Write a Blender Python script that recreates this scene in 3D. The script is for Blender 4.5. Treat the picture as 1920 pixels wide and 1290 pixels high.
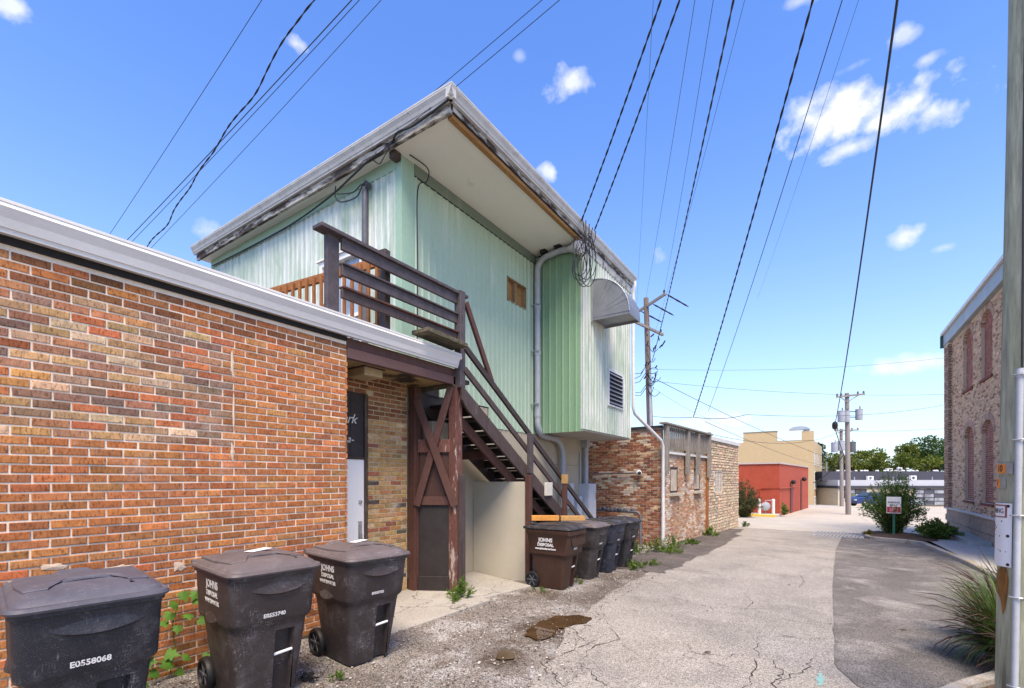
import bpy, math, random
from mathutils import Vector, Matrix, noise as mnoise

for o in list(bpy.data.objects):
    bpy.data.objects.remove(o, do_unlink=True)
S = bpy.context.scene
COL = S.collection
R = math.radians
rnd = random.Random(7)
PI = math.pi

# ------------------------------------------------------------------ camera, sky, sun, exposure
YAW = math.atan(591 / 873)
cam_d = bpy.data.cameras.new('camera')
cam = bpy.data.objects.new('camera', cam_d)
COL.objects.link(cam)
cam.location = (0, 0, 1.7)
cam.rotation_euler = (R(90), 0, YAW)
cam_d.lens = 16.37
cam_d.sensor_width = 36
cam_d.shift_y = 0.1313
cam_d.clip_start = 0.05
cam_d.clip_end = 3000
S.camera = cam

SUN_DIR = Vector((0.42, -0.50, 1.15)).normalized()
sun_d = bpy.data.lights.new('sun', 'SUN')
sun = bpy.data.objects.new('sun', sun_d)
COL.objects.link(sun)
sun.rotation_euler = SUN_DIR.to_track_quat('Z', 'Y').to_euler()
sun_d.energy = 1.35
sun_d.angle = R(28)
sun_d.color = (1.0, 0.84, 0.66)

W = bpy.data.worlds.new('World')
S.world = W
W.use_nodes = True
wt = W.node_tree
wt.nodes.clear()


def wn(t, **kw):
    n = wt.nodes.new(t)
    for k, v in kw.items():
        if k.startswith('i_'):
            n.inputs[k[2:]].default_value = v
        else:
            setattr(n, k, v)
    return n


def wm(op, a, b=None, c=None, clamp=False):
    n = wt.nodes.new('ShaderNodeMath')
    n.operation = op
    n.use_clamp = clamp
    for k, x in enumerate((a, b, c)):
        if x is None:
            continue
        if isinstance(x, (int, float)):
            n.inputs[k].default_value = x
        else:
            wt.links.new(x, n.inputs[k])
    return n.outputs[0]


sky = wn('ShaderNodeTexSky', sky_type='NISHITA', sun_disc=False)
sky.sun_elevation = math.asin(SUN_DIR.z)
sky.sun_rotation = math.atan2(SUN_DIR.x, SUN_DIR.y)
sky.air_density = 1.0
sky.dust_density = 0.6
sky.ozone_density = 2.0
hsv = wn('ShaderNodeHueSaturation')
hsv.inputs['Saturation'].default_value = 1.30
hsv.inputs['Hue'].default_value = 0.514
hsv.inputs['Value'].default_value = 1.0
wt.links.new(sky.outputs[0], hsv.inputs['Color'])
tc = wn('ShaderNodeTexCoord')
DIRV = tc.outputs['Generated']
cn = wn('ShaderNodeTexNoise')
cn.inputs['Scale'].default_value = 9
cn.inputs['Detail'].default_value = 9
cn.inputs['Roughness'].default_value = 0.62
wt.links.new(DIRV, cn.inputs['Vector'])
cn_c = wm('SUBTRACT', cn.outputs[0], 0.5)
cn2 = wn('ShaderNodeTexNoise')
cn2.inputs['Scale'].default_value = 30
cn2.inputs['Detail'].default_value = 8
wt.links.new(DIRV, cn2.inputs['Vector'])
cn2_c = wm('SUBTRACT', cn2.outputs[0], 0.5)
wob = wm('ADD', wm('MULTIPLY', cn_c, 1.9), wm('MULTIPLY', cn2_c, 1.5))
# clouds: azimuth from +Y towards +X (deg), elevation (deg), half width, half height (deg), density
CLOUDS = [(1.7, 32.7, 5.4, 3.0, 1.1), (5.6, 31.1, 4.8, 3.2, 1.15), (8.2, 30.1, 3.2, 2.0, 1.0), (-1.0, 34.1, 3.2, 1.5, 0.85), (2.6, 29.9, 3.2, 1.2, 0.75), (5.8, 36.0, 1.5, 1.1, 0.55), (7.6, 33.9, 1.6, 0.7, 0.55), (6.2, 21.8, 2.2, 1.5, 0.8), (6.4, 10.7, 3.6, 1.0, 0.75), (-26.6, 40.1, 3.0, 1.6, 0.8), (-59.0, 40.3, 1.8, 0.9, 0.85), (-66.8, 24.1, 2.0, 1.4, 0.45), (-30.0, 33.2, 1.2, 1.1, 0.8), (-16.6, 24.4, 1.3, 1.3, 0.5), (-10.6, 6.3, 5, 1.6, 0.6), (-2.4, 41.1, 2.6, 0.8, 0.55), (-81.5, 34.7, 2.0, 1.2, 0.75), (-33.1, 42.2, 1.0, 0.7, 0.35), (8.9, 20.0, 1.2, 0.6, 0.4), (2.1, 35.5, 1.6, 0.6, 0.3), (40, 30, 10, 4, 1.0), (75, 22, 11, 5, 1.0), (110, 35, 12, 6, 1.0), (150, 25, 13, 6, 1.0), (190, 40, 13, 7, 1.0), (215, 18, 11, 5, 0.9), (240, 30, 12, 6, 1.0), (130, 60, 13, 9, 0.9), (265, 20, 10, 5, 0.9), (60, 62, 12, 8, 0.9), (320, 72, 10, 7, 0.8), (170, 75, 12, 9, 0.9), (290, 50, 9, 5, 0.9)]  # widest clouds at the end lie out of view, enlarged to whiten the fill
tot = None
for az, el, hw, hh, dn in CLOUDS:
    a, e = R(az), R(el)
    c0 = Vector((math.sin(a) * math.cos(e), math.cos(a) * math.cos(e), math.sin(e)))
    t1 = Vector((math.cos(a), -math.sin(a), 0))
    t2 = c0.cross(t1)
    if t2.z < 0:
        t2 = -t2
    def dot(v):
        n = wt.nodes.new('ShaderNodeVectorMath')
        n.operation = 'DOT_PRODUCT'
        wt.links.new(DIRV, n.inputs[0])
        n.inputs[1].default_value = v
        return n.outputs['Value']
    u = dot(t1 / math.tan(R(hw)))
    v = dot(t2 / math.tan(R(hh)))
    front = wm('GREATER_THAN', dot(c0), 0.3)
    d2 = wm('SQRT', wm('ADD', wm('MULTIPLY', u, u), wm('MULTIPLY', v, v)))
    m = wm('SUBTRACT', wm('ADD', 0.75, wob), d2)
    m = wm('MULTIPLY', m, 1.6, clamp=True)
    m = wm('MULTIPLY', wm('MULTIPLY', m, dn), front)
    tot = m if tot is None else wm('MAXIMUM', tot, m)
tot = wm('MINIMUM', tot, 0.97)
sepv = wn('ShaderNodeSeparateXYZ')
wt.links.new(DIRV, sepv.inputs[0])
hz = wm('POWER', 2.718, wm('MULTIPLY', wm('ABSOLUTE', sepv.outputs[2]), -4.2))
hmix = wn('ShaderNodeMix', data_type='RGBA')
wt.links.new(wm('MULTIPLY', hz, .92), hmix.inputs['Factor'])
wt.links.new(hsv.outputs[0], hmix.inputs[6])
hmix.inputs[7].default_value = (2.15, 2.6, 3.05, 1)
mix = wn('ShaderNodeMix', data_type='RGBA')
wt.links.new(tot, mix.inputs['Factor'])
wt.links.new(hmix.outputs[2], mix.inputs[6])
cshade = wn('ShaderNodeMix', data_type='RGBA')
wt.links.new(wm('ADD', wm('MULTIPLY', cn2_c, 2.2), .45, clamp=True), cshade.inputs['Factor'])
cshade.inputs[6].default_value = (2.6, 2.72, 2.95, 1)
cshade.inputs[7].default_value = (3.5, 3.5, 3.55, 1)
wt.links.new(cshade.outputs[2], mix.inputs[7])
bg = wn('ShaderNodeBackground')
bg.inputs['Strength'].default_value = 0.066
wt.links.new(mix.outputs[2], bg.inputs['Color'])
wo = wn('ShaderNodeOutputWorld')
wt.links.new(bg.outputs[0], wo.inputs['Surface'])
S.view_settings.view_transform = 'Standard'
S.view_settings.look = 'None'
S.view_settings.gamma = 1
S.view_settings.use_curve_mapping = False
S.view_settings.exposure = 2.43

# ------------------------------------------------------------------ helpers
KN = [(-1e9, 0), (1.7, 0), (35, -.73), (57, -1.0), (67, -1.57), (90, -2.2), (1e9, -2.2)]


def zg(y):
    for (a, b), (c, e) in zip(KN, KN[1:]):
        if y <= c:
            return b + (e - b) * (y - a) / (c - a)


def V(*a):
    return Vector(a)


def wmat(o):
    m = o.matrix_basis.copy()
    while o.parent:
        o = o.parent
        m = o.matrix_basis @ m
    return m


class MB:
    def __init__(s):
        s.v = []; s.f = []; s.c = []

    def add(s, vs, fs, col=None):
        n = len(s.v)
        s.v.extend([tuple(x) for x in vs])
        s.f.extend([tuple(i + n for i in f) for f in fs])
        if col is not None:
            s.c.extend([col] * len(fs))
        return s

    def box(s, x0, y0, z0, x1, y1, z1, col=None):
        vs = [(x0, y0, z0), (x1, y0, z0), (x1, y1, z0), (x0, y1, z0), (x0, y0, z1), (x1, y0, z1), (x1, y1, z1), (x0, y1, z1)]
        return s.add(vs, [(3, 2, 1, 0), (4, 5, 6, 7), (0, 1, 5, 4), (1, 2, 6, 5), (2, 3, 7, 6), (3, 0, 4, 7)], col)

    def obox(s, c, a, b, d, col=None):
        c, a, b, d = Vector(c), Vector(a), Vector(b), Vector(d)
        if a.cross(b).dot(d) < 0:
            a = -a
        vs = [c - a - b - d, c + a - b - d, c + a + b - d, c - a + b - d, c - a - b + d, c + a - b + d, c + a + b + d, c - a + b + d]
        return s.add(vs, [(3, 2, 1, 0), (4, 5, 6, 7), (0, 1, 5, 4), (1, 2, 6, 5), (2, 3, 7, 6), (3, 0, 4, 7)], col)

    def bar(s, p, q, w, h, up=(0, 0, 1), col=None):
        p, q = Vector(p), Vector(q)
        d = (q - p)
        l = d.length
        d.normalize()
        up = Vector(up)
        sd = d.cross(up)
        if sd.length < 1e-4:
            sd = d.cross(Vector((1, 0, 0)))
        sd.normalize()
        u = sd.cross(d)
        return s.obox((p + q) / 2, d * l / 2, sd * w / 2, u * h / 2, col)

    def tube(s, pts, r, n=8, cap=True, col=None):
        pts = [Vector(p) for p in pts]
        rs = r if isinstance(r, (list, tuple)) else [r] * len(pts)
        t = (pts[1] - pts[0]).normalized()
        a = t.orthogonal().normalized()
        vs = []
        for i, p in enumerate(pts):
            if i == 0:
                t2 = (pts[1] - p)
            elif i == len(pts) - 1:
                t2 = (p - pts[i - 1])
            else:
                t2 = (pts[i + 1] - pts[i - 1])
            if t2.length < 1e-9:
                t2 = t
            t2 = t2.normalized()
            a = (a - t2 * a.dot(t2))
            if a.length < 1e-6:
                a = t2.orthogonal()
            a.normalize()
            b = t2.cross(a)
            for k in range(n):
                th = 2 * PI * k / n
                vs.append(p + (a * math.cos(th) + b * math.sin(th)) * rs[i])
        fs = []
        for i in range(len(pts) - 1):
            for k in range(n):
                k2 = (k + 1) % n
                fs.append((i * n + k, i * n + k2, (i + 1) * n + k2, (i + 1) * n + k))
        if cap:
            fs.append(tuple(range(n - 1, -1, -1)))
            fs.append(tuple((len(pts) - 1) * n + k for k in range(n)))
        return s.add(vs, fs, col)

    def loft(s, rings, cap0=True, cap1=True, col=None):
        n = len(rings[0])
        vs = [p for r in rings for p in r]
        fs = []
        for i in range(len(rings) - 1):
            for k in range(n):
                k2 = (k + 1) % n
                fs.append((i * n + k, i * n + k2, (i + 1) * n + k2, (i + 1) * n + k))
        if cap0:
            fs.append(tuple(range(n - 1, -1, -1)))
        if cap1:
            fs.append(tuple((len(rings) - 1) * n + k for k in range(n)))
        return s.add(vs, fs, col)

    def prism(s, poly, vec, col=None):
        vec = Vector(vec)
        a = [Vector(p) for p in poly]
        b = [p + vec for p in a]
        nrm = Vector((0, 0, 0))
        for i in range(len(a)):
            nrm += a[i].cross(a[(i + 1) % len(a)])
        if nrm.dot(vec) < 0:
            a.reverse(); b.reverse()
        return s.loft([a, b], True, True, col)

    def quad(s, a, b, c, d, col=None):
        return s.add([a, b, c, d], [(0, 1, 2, 3)], col)

    def lathe(s, prof, c, ax=(0, 0, 1), n=16, col=None):
        ax = Vector(ax).normalized()
        a = ax.orthogonal().normalized()
        b = ax.cross(a)
        c = Vector(c)
        rings = [[c + ax * z + (a * math.cos(2 * PI * k / n) + b * math.sin(2 * PI * k / n)) * max(r, 1e-4) for k in range(n)] for r, z in prof]
        return s.loft(rings, True, True, col)

    def mesh(s, name, inv=None):
        me = bpy.data.meshes.new(name)
        vs = s.v if inv is None else [tuple(inv @ Vector(p)) for p in s.v]
        me.from_pydata(vs, [], s.f)
        if s.c and len(s.c) == len(s.f):
            at = me.color_attributes.new('Col', 'FLOAT_COLOR', 'CORNER')
            buf = []
            for p, c in zip(me.polygons, s.c):
                buf.extend((c[0], c[1], c[2], 1.0) * p.loop_total)
            at.data.foreach_set('color', buf)
        me.update()
        return me

    def build(s, name, mat, parent=None, bevel=0, smooth=False, kind=None, label=None, cat=None, group=None, seg=1):
        inv = wmat(parent).inverted() if parent else None
        me = s.mesh(name, inv)
        me.materials.append(mat)
        o = bpy.data.objects.new(name, me)
        COL.objects.link(o)
        o.parent = parent
        if smooth:
            me.polygons.foreach_set('use_smooth', [True] * len(me.polygons))
            me.set_sharp_from_angle(angle=R(38))
        if bevel:
            b = o.modifiers.new('bevel', 'BEVEL')
            b.width = bevel
            b.segments = seg
            b.limit_method = 'ANGLE'
            b.angle_limit = R(40)
        if kind: o['kind'] = kind
        if label: o['label'] = label
        if cat: o['category'] = cat
        if group: o['group'] = group
        return o


def thing(name, loc, label, cat, group=None, rz=0):
    o = bpy.data.objects.new(name, None)
    o.empty_display_size = .1
    COL.objects.link(o)
    o.location = loc
    o.rotation_euler = (0, 0, rz)
    o['label'] = label
    o['category'] = cat
    if group:
        o['group'] = group
    return o


KIDS = {}


def dup(root, loc=None, rz=None, label=None, scale=None):
    kids = {}
    for q in bpy.data.objects:
        if q.parent:
            kids.setdefault(q.parent.name, []).append(q)

    def cp(o, par):
        c = o.copy()
        COL.objects.link(c)
        if par:
            c.parent = par
        for k in kids.get(o.name, []):
            cp(k, c)
        return c
    r = cp(root, None)
    if loc is not None: r.location = loc
    if rz is not None: r.rotation_euler = (0, 0, rz)
    if scale is not None: r.scale = scale
    if label: r['label'] = label
    return r


# ------------------------------------------------------------------ materials
class NT:
    def __init__(s, name):
        s.m = bpy.data.materials.new(name)
        s.m.use_nodes = True
        s.t = s.m.node_tree
        s.t.nodes.clear()
        s.out = s.t.nodes.new('ShaderNodeOutputMaterial')
        s.p = s.t.nodes.new('ShaderNodeBsdfPrincipled')
        s.t.links.new(s.p.outputs[0], s.out.inputs[0])
        s.geo = s.t.nodes.new('ShaderNodeNewGeometry')
        s.pos = s.geo.outputs['Position']

    def lk(s, a, b):
        if hasattr(a, 'links') or isinstance(a, bpy.types.NodeSocket):
            s.t.links.new(a, b)
        else:
            if isinstance(a, tuple) and len(a) == 3 and b.type == 'RGBA':
                a = (*a, 1)
            b.default_value = a

    def node(s, t, **props):
        n = s.t.nodes.new(t)
        for k, v in props.items():
            setattr(n, k, v)
        return n

    def map(s, scale=(1, 1, 1), rot=(0, 0, 0), vec=None):
        n = s.node('ShaderNodeMapping')
        n.inputs['Scale'].default_value = scale
        n.inputs['Rotation'].default_value = rot
        s.lk(vec or s.pos, n.inputs['Vector'])
        return n.outputs[0]

    def noise(s, scale, vec=None, detail=5, rough=.6, dist=0, color=False):
        n = s.node('ShaderNodeTexNoise')
        n.inputs['Scale'].default_value = scale
        n.inputs['Detail'].default_value = detail
        n.inputs['Roughness'].default_value = rough
        n.inputs['Distortion'].default_value = dist
        s.lk(vec or s.pos, n.inputs['Vector'])
        return n.outputs[1 if color else 0]

    def voro(s, scale, vec=None, feature='F1', color=False):
        n = s.node('ShaderNodeTexVoronoi', feature=feature)
        n.inputs['Scale'].default_value = scale
        s.lk(vec or s.pos, n.inputs['Vector'])
        return n.outputs['Color' if color else 'Distance']

    def math(s, op, a, b=None, c=None, clamp=False):
        n = s.node('ShaderNodeMath', operation=op)
        n.use_clamp = clamp
        for k, x in enumerate((a, b, c)):
            if x is not None:
                s.lk(x, n.inputs[k])
        return n.outputs[0]

    def rng(s, x, a, b, c=0., d=1.):
        n = s.node('ShaderNodeMapRange')
        s.lk(x, n.inputs[0])
        for k, q in enumerate((a, b, c, d)):
            n.inputs[k + 1].default_value = q
        return n.outputs[0]

    def mix(s, f, a, b, blend='MIX'):
        n = s.node('ShaderNodeMix', data_type='RGBA', blend_type=blend)
        s.lk(f, n.inputs['Factor'])
        s.lk(a, n.inputs[6])
        s.lk(b, n.inputs[7])
        return n.outputs[2]

    def ramp(s, x, stops):
        n = s.node('ShaderNodeValToRGB')
        e = n.color_ramp.elements
        while len(e) < len(stops):
            e.new(.5)
        for k, (p, c) in enumerate(stops):
            e[k].position = p
            e[k].color = (*c, 1)
        s.lk(x, n.inputs[0])
        return n.outputs[0]

    def bump(s, h, strength=.3, dist=.01):
        n = s.node('ShaderNodeBump')
        n.inputs['Strength'].default_value = strength
        n.inputs['Distance'].default_value = dist
        s.lk(h, n.inputs['Height'])
        s.lk(n.outputs[0], s.p.inputs['Normal'])

    def done(s, col, rough=.8, metal=0, spec=.4):
        s.lk(col, s.p.inputs['Base Color'])
        s.lk(rough, s.p.inputs['Roughness'])
        s.p.inputs['Metallic'].default_value = metal
        s.p.inputs['Specular IOR Level'].default_value = spec
        return s.m


def mul(c, k):
    return tuple(x * k for x in c)


def pmat(name, c1, c2, scale=6, stretch=(1, 1, 1), rough=.8, metal=0, spec=.4, bump=.25, bscale=90, bdist=.004, spot=None, grit=.25, detail=6):
    m = NT(name)
    v = m.map(stretch)
    n = m.noise(scale, v, detail, .65)
    col = m.ramp(n, [(.3, c1), (.7, c2)])
    if spot:
        sc, lo, hi, sp = spot[:4]
        vs = m.map(spot[4] if len(spot) > 4 else stretch)
        n2 = m.noise(sc, vs, 7, .7)
        col = m.mix(m.rng(n2, lo, hi), col, sp)
    g = m.noise(bscale, v, 4, .6)
    if grit:
        col = m.mix(1.0, col, m.ramp(g, [(.3, (1 - grit,) * 3), (.7, (1 + grit * .5,) * 3)]), 'MULTIPLY')
    if bump:
        m.bump(g, bump, bdist)
    return m.done(col, rough, metal, spec)


def brickmat(name, src, vert=True, rough=.88, dirt=.3):
    m = NT(name)
    if src == 'obj':
        n = m.node('ShaderNodeObjectInfo')
        base = n.outputs['Color']
    else:
        n = m.node('ShaderNodeVertexColor')
        n.layer_name = 'Col'
        base = n.outputs['Color']
    a = m.noise(14, None, 6, .65)
    col = m.mix(1., base, m.ramp(a, [(.25, (.66, .62, .60)), (.75, (1.28, 1.24, 1.2))]), 'MULTIPLY')
    b = m.noise(70, m.map((1, 1, .35) if vert else (1, 1, 1)), 5, .7)
    pits = m.rng(b, .36, .5, 0., 1.)
    col = m.mix(m.math('MULTIPLY', m.math('SUBTRACT', 1., pits), .78), col, m.mix(1., col, (.30, .23, .2), 'MULTIPLY'))
    e = m.noise(2.2, None, 6, .7)
    col = m.mix(m.rng(e, .60, .78, 0., dirt), col, (.62, .56, .5))
    m.bump(m.math('ADD', b, m.math('MULTIPLY', a, .6)), .65, .006)
    return m.done(col, rough, 0, .25)


def siding_mat(name, green, chalk, amount, dirty=.35, streak=.35):
    m = NT(name)
    v = m.map((1, 1, .10))
    n = m.noise(9, v, 7, .68)
    n0 = m.noise(1.3, m.map((1, 1, .45)), 4, .6)
    f = m.math('ADD', m.math('MULTIPLY', n, .65), m.math('MULTIPLY', n0, .5))
    lo = .90 - amount * .75
    col = m.mix(m.rng(f, lo, lo + .22), green, chalk)
    st = m.noise(26, m.map((1, 1, .035)), 5, .7)
    col = m.mix(m.rng(st, .56, .74, 0., streak), col, m.mix(1., green, (.62, .66, .6), 'MULTIPLY'))
    d = m.noise(3.5, m.map((1, 1, .3)), 7, .72)
    col = m.mix(m.rng(d, .58, .80, 0., dirty), col, (.10, .13, .09))
    g = m.noise(120, v, 3)
    col = m.mix(1., col, m.ramp(g, [(.3, (.88, .88, .88)), (.7, (1.05, 1.05, 1.05))]), 'MULTIPLY')
    m.bump(g, .12, .003)
    return m.done(col, .62, 0, .35)


def plain(name, c, rough=.6, metal=0, spec=.4, var=.15, sc=12, bump=.08, bscale=120):
    return pmat(name, mul(c, 1 - var), mul(c, 1 + var), sc, rough=rough, metal=metal, spec=spec, bump=bump, bscale=bscale, grit=var)


def leafmat(name, c1, c2, c3=None, trans=.25):
    m = NT(name)
    r = m.geo.outputs['Random Per Island']
    stops = [(0., c1), (.6, c2), (1., c3 or c2)]
    col = m.ramp(r, stops)
    n = m.noise(1.1, None, 3)
    col = m.mix(1., col, m.ramp(n, [(.3, (.7, .72, .7)), (.7, (1.2, 1.18, 1.1))]), 'MULTIPLY')
    m.done(col, .6, 0, .3)
    t = m.node('ShaderNodeBsdfTranslucent')
    m.lk(m.mix(1., col, (1.2, 1.35, .7), 'MULTIPLY'), t.inputs[0])
    ms = m.node('ShaderNodeMixShader')
    ms.inputs[0].default_value = trans
    m.t.links.new(m.p.outputs[0], ms.inputs[1])
    m.t.links.new(t.outputs[0], ms.inputs[2])
    m.t.links.new(ms.outputs[0], m.out.inputs[0])
    return m.m


def glassmat(name, c, rough=.06):
    m = NT(name)
    n = m.noise(1.5, None, 3)
    col = m.ramp(n, [(.35, mul(c, .6)), (.65, mul(c, 1.5))])
    return m.done(col, rough, 0, .8)


M = {}
M['brick_obj'] = brickmat('brick single', 'obj')
M['brick_attr'] = brickmat('brick mass', 'attr')
M['brick_old_obj'] = brickmat('old brick single', 'obj', False, .9, .55)
M['brick_old_attr'] = brickmat('old brick mass', 'attr', False, .9, .55)
M['mortar'] = pmat('mortar', (.70, .59, .46), (.82, .72, .58), 9, rough=.95, bump=.5, bscale=150, grit=.2, spot=(2.5, .62, .8, (.35, .3, .25)))
M['mortar_tan'] = pmat('tan mortar', (.56, .43, .31), (.64, .51, .38), 9, rough=.95, bump=.4, bscale=120, grit=.15)
M['mortar_old'] = pmat('old mortar', (.40, .34, .27), (.56, .49, .40), 7, rough=.95, bump=.5, bscale=120, grit=.3, spot=(2, .55, .75, (.25, .19, .14)))
M['mortar_buff'] = pmat('buff mortar', (.42, .33, .20), (.52, .43, .28), 9, rough=.95, bump=.5, bscale=120, grit=.25, spot=(4, .6, .75, (.16, .13, .1)))
M['gutter'] = pmat('gutter paint', (.58, .57, .54), (.68, .67, .64), 3, (1, .35, 1), rough=.42, spec=.5, bump=.05, grit=.06, spot=(7, .62, .85, (.36, .37, .36)))
M['gutter_dark'] = pmat('eave gutter paint', (.44, .43, .40), (.58, .57, .54), 3, rough=.45, bump=.05, grit=.1, spot=(7, .55, .8, (.22, .22, .21)))
M['white_metal'] = pmat('white painted metal', (.55, .56, .56), (.70, .70, .69), 5, rough=.45, bump=.04, grit=.08, spot=(9, .6, .8, (.38, .37, .34)))
M['black_board'] = plain('black fascia', (.012, .011, .010), .8)
M['roof_dark'] = plain('roof membrane', (.03, .03, .032), .9)
M['wood_brown'] = pmat('brown painted wood', (.050, .032, .028), (.085, .060, .054), 7, (1, 1, .25), rough=.62, bump=.35, bscale=60, grit=.3, spot=(5, .62, .8, (.17, .135, .12)))
M['wood_rail'] = pmat('grey brown rail wood', (.055, .044, .046), (.10, .082, .084), 8, (1, 1, 1), rough=.6, bump=.35, bscale=70, grit=.3, spot=(6, .63, .78, (.035, .028, .025)))
M['wood_red'] = pmat('red brown painted wood', (.070, .028, .020), (.105, .046, .033), 6, (1, 1, .3), rough=.65, bump=.3, bscale=70, grit=.3, spot=(7, .63, .8, (.20, .14, .11)))
M['wood_peel'] = pmat('peeling wood', (.16, .065, .05), (.11, .045, .035), 5, (1, 1, .3), rough=.85, bump=.7, bscale=50, bdist=.01, grit=.4, spot=(9, .56, .62, (.42, .34, .29), (1, 1, .25)))
M['wood_panel'] = pmat('dark red brown panel', (.045, .018, .012), (.07, .030, .02), 6, (1, 1, .3), rough=.6, bump=.3, bscale=70, grit=.3)
M['wood_dark'] = pmat('dark gate panel', (.020, .015, .014), (.034, .027, .025), 6, rough=.55, bump=.2, bscale=80, grit=.3)
M['wood_raw'] = pmat('raw fascia wood', (.30, .15, .045), (.42, .23, .08), 5, (1, .2, 1), rough=.8, bump=.4, bscale=70, grit=.35, spot=(6, .56, .75, (.14, .07, .03)))
M['wood_orange'] = pmat('stained cedar', (.24, .085, .022), (.36, .15, .045), 8, (1, 1, .3), rough=.7, bump=.3, bscale=70, grit=.35, spot=(7, .6, .75, (.12, .05, .025)))
M['wood_grey'] = pmat('weathered grey wood', (.19, .17, .145), (.31, .28, .245), 9, (1, 1, .2), rough=.9, bump=.5, bscale=70, grit=.35, spot=(5, .6, .8, (.08, .06, .05)))
M['wood_moss'] = pmat('mossy rotten wood', (.055, .045, .028), (.16, .135, .095), 14, rough=.95, bump=.8, bscale=45, bdist=.01, grit=.4, spot=(9, .5, .7, (.07, .085, .018)))
M['fascia_peel'] = pmat('peeling fascia', (.42, .41, .39), (.55, .54, .51), 6, rough=.85, bump=.6, bscale=50, bdist=.008, grit=.25, spot=(5, .44, .54, (.055, .042, .035), (.5, .5, 2)))
M['fascia_front'] = pmat('rotten fascia', (.045, .035, .03), (.09, .07, .06), 6, rough=.9, bump=.6, bscale=50, bdist=.008, grit=.3, spot=(4, .47, .57, (.48, .46, .41), (.45, .45, 2)))
M['soffit'] = pmat('soffit board', (.78, .77, .70), (.84, .83, .76), 1.2, rough=.8, bump=.05, grit=.05, spot=(2.4, .66, .85, (.46, .45, .38)))
M['siding_front'] = siding_mat('front siding', (.33, .44, .345), (.63, .68, .64), .60, .5, .5)
M['siding_alley'] = siding_mat('alley siding', (.40, .515, .385), (.54, .62, .51), .42, .16, .4)
M['siding_green'] = siding_mat('deep green siding', (.20, .325, .20), (.30, .42, .29), .35, .22, .4)
M['siding_white'] = siding_mat('chalked siding', (.30, .40, .29), (.60, .63, .56), .62, .65, .7)
M['trim_green'] = siding_mat('green trim', (.31, .46, .35), (.46, .58, .47), .35, .3)
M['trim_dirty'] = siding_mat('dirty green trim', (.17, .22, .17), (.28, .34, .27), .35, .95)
M['tan'] = pmat('tan stucco board', (.37, .32, .24), (.44, .385, .29), 1.5, rough=.85, bump=.12, bscale=140, grit=.1, spot=(2.5, .6, .85, (.28, .24, .17)))
M['tan_panel'] = pmat('tan painted panel', (.44, .40, .31), (.50, .455, .36), 1.2, rough=.7, bump=.06, grit=.06, spot=(2.2, .64, .9, (.36, .32, .24)))
M['pipe'] = pmat('grey pipe', (.33, .35, .38), (.42, .44, .47), 5, rough=.5, bump=.05, grit=.1, spot=(8, .6, .8, (.25, .26, .27)))
M['pipe_dark'] = pmat('dark service pipe', (.07, .075, .09), (.12, .125, .145), 6, rough=.5, bump=.1, grit=.2)
M['galv'] = pmat('galvanised steel', (.40, .42, .44), (.55, .57, .59), 7, rough=.38, metal=.65, bump=.05, grit=.12, spot=(10, .58, .75, (.32, .33, .34)))
M['box_grey'] = pmat('grey enamel', (.46, .48, .51), (.53, .55, .58), 3, rough=.45, bump=.02, grit=.04)
M['black'] = plain('black rubber', (.012, .012, .013), .55)
M['cable'] = plain('cable sheath', (.016, .016, .018), .55)
M['cable_grey'] = plain('bare cable', (.06, .06, .065), .5)
M['void'] = plain('dark interior', (.010, .009, .008), .9)
M['white_door'] = pmat('white door paint', (.78, .765, .72), (.84, .825, .78), 2, rough=.45, bump=.02, grit=.03)
M['steel'] = plain('brushed steel', (.45, .45, .45), .35, .9)
M['chalk'] = plain('chalk lettering', (.70, .66, .60), .9)
M['white_ink'] = pmat('worn white print', (.62, .61, .60), (.72, .71, .70), 30, rough=.7, bump=.02, grit=.1, spot=(60, .54, .66, (.16, .14, .14)))
M['paper'] = plain('paper sticker', (.78, .77, .75), .7, var=.06)
M['asphalt'] = None


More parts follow.
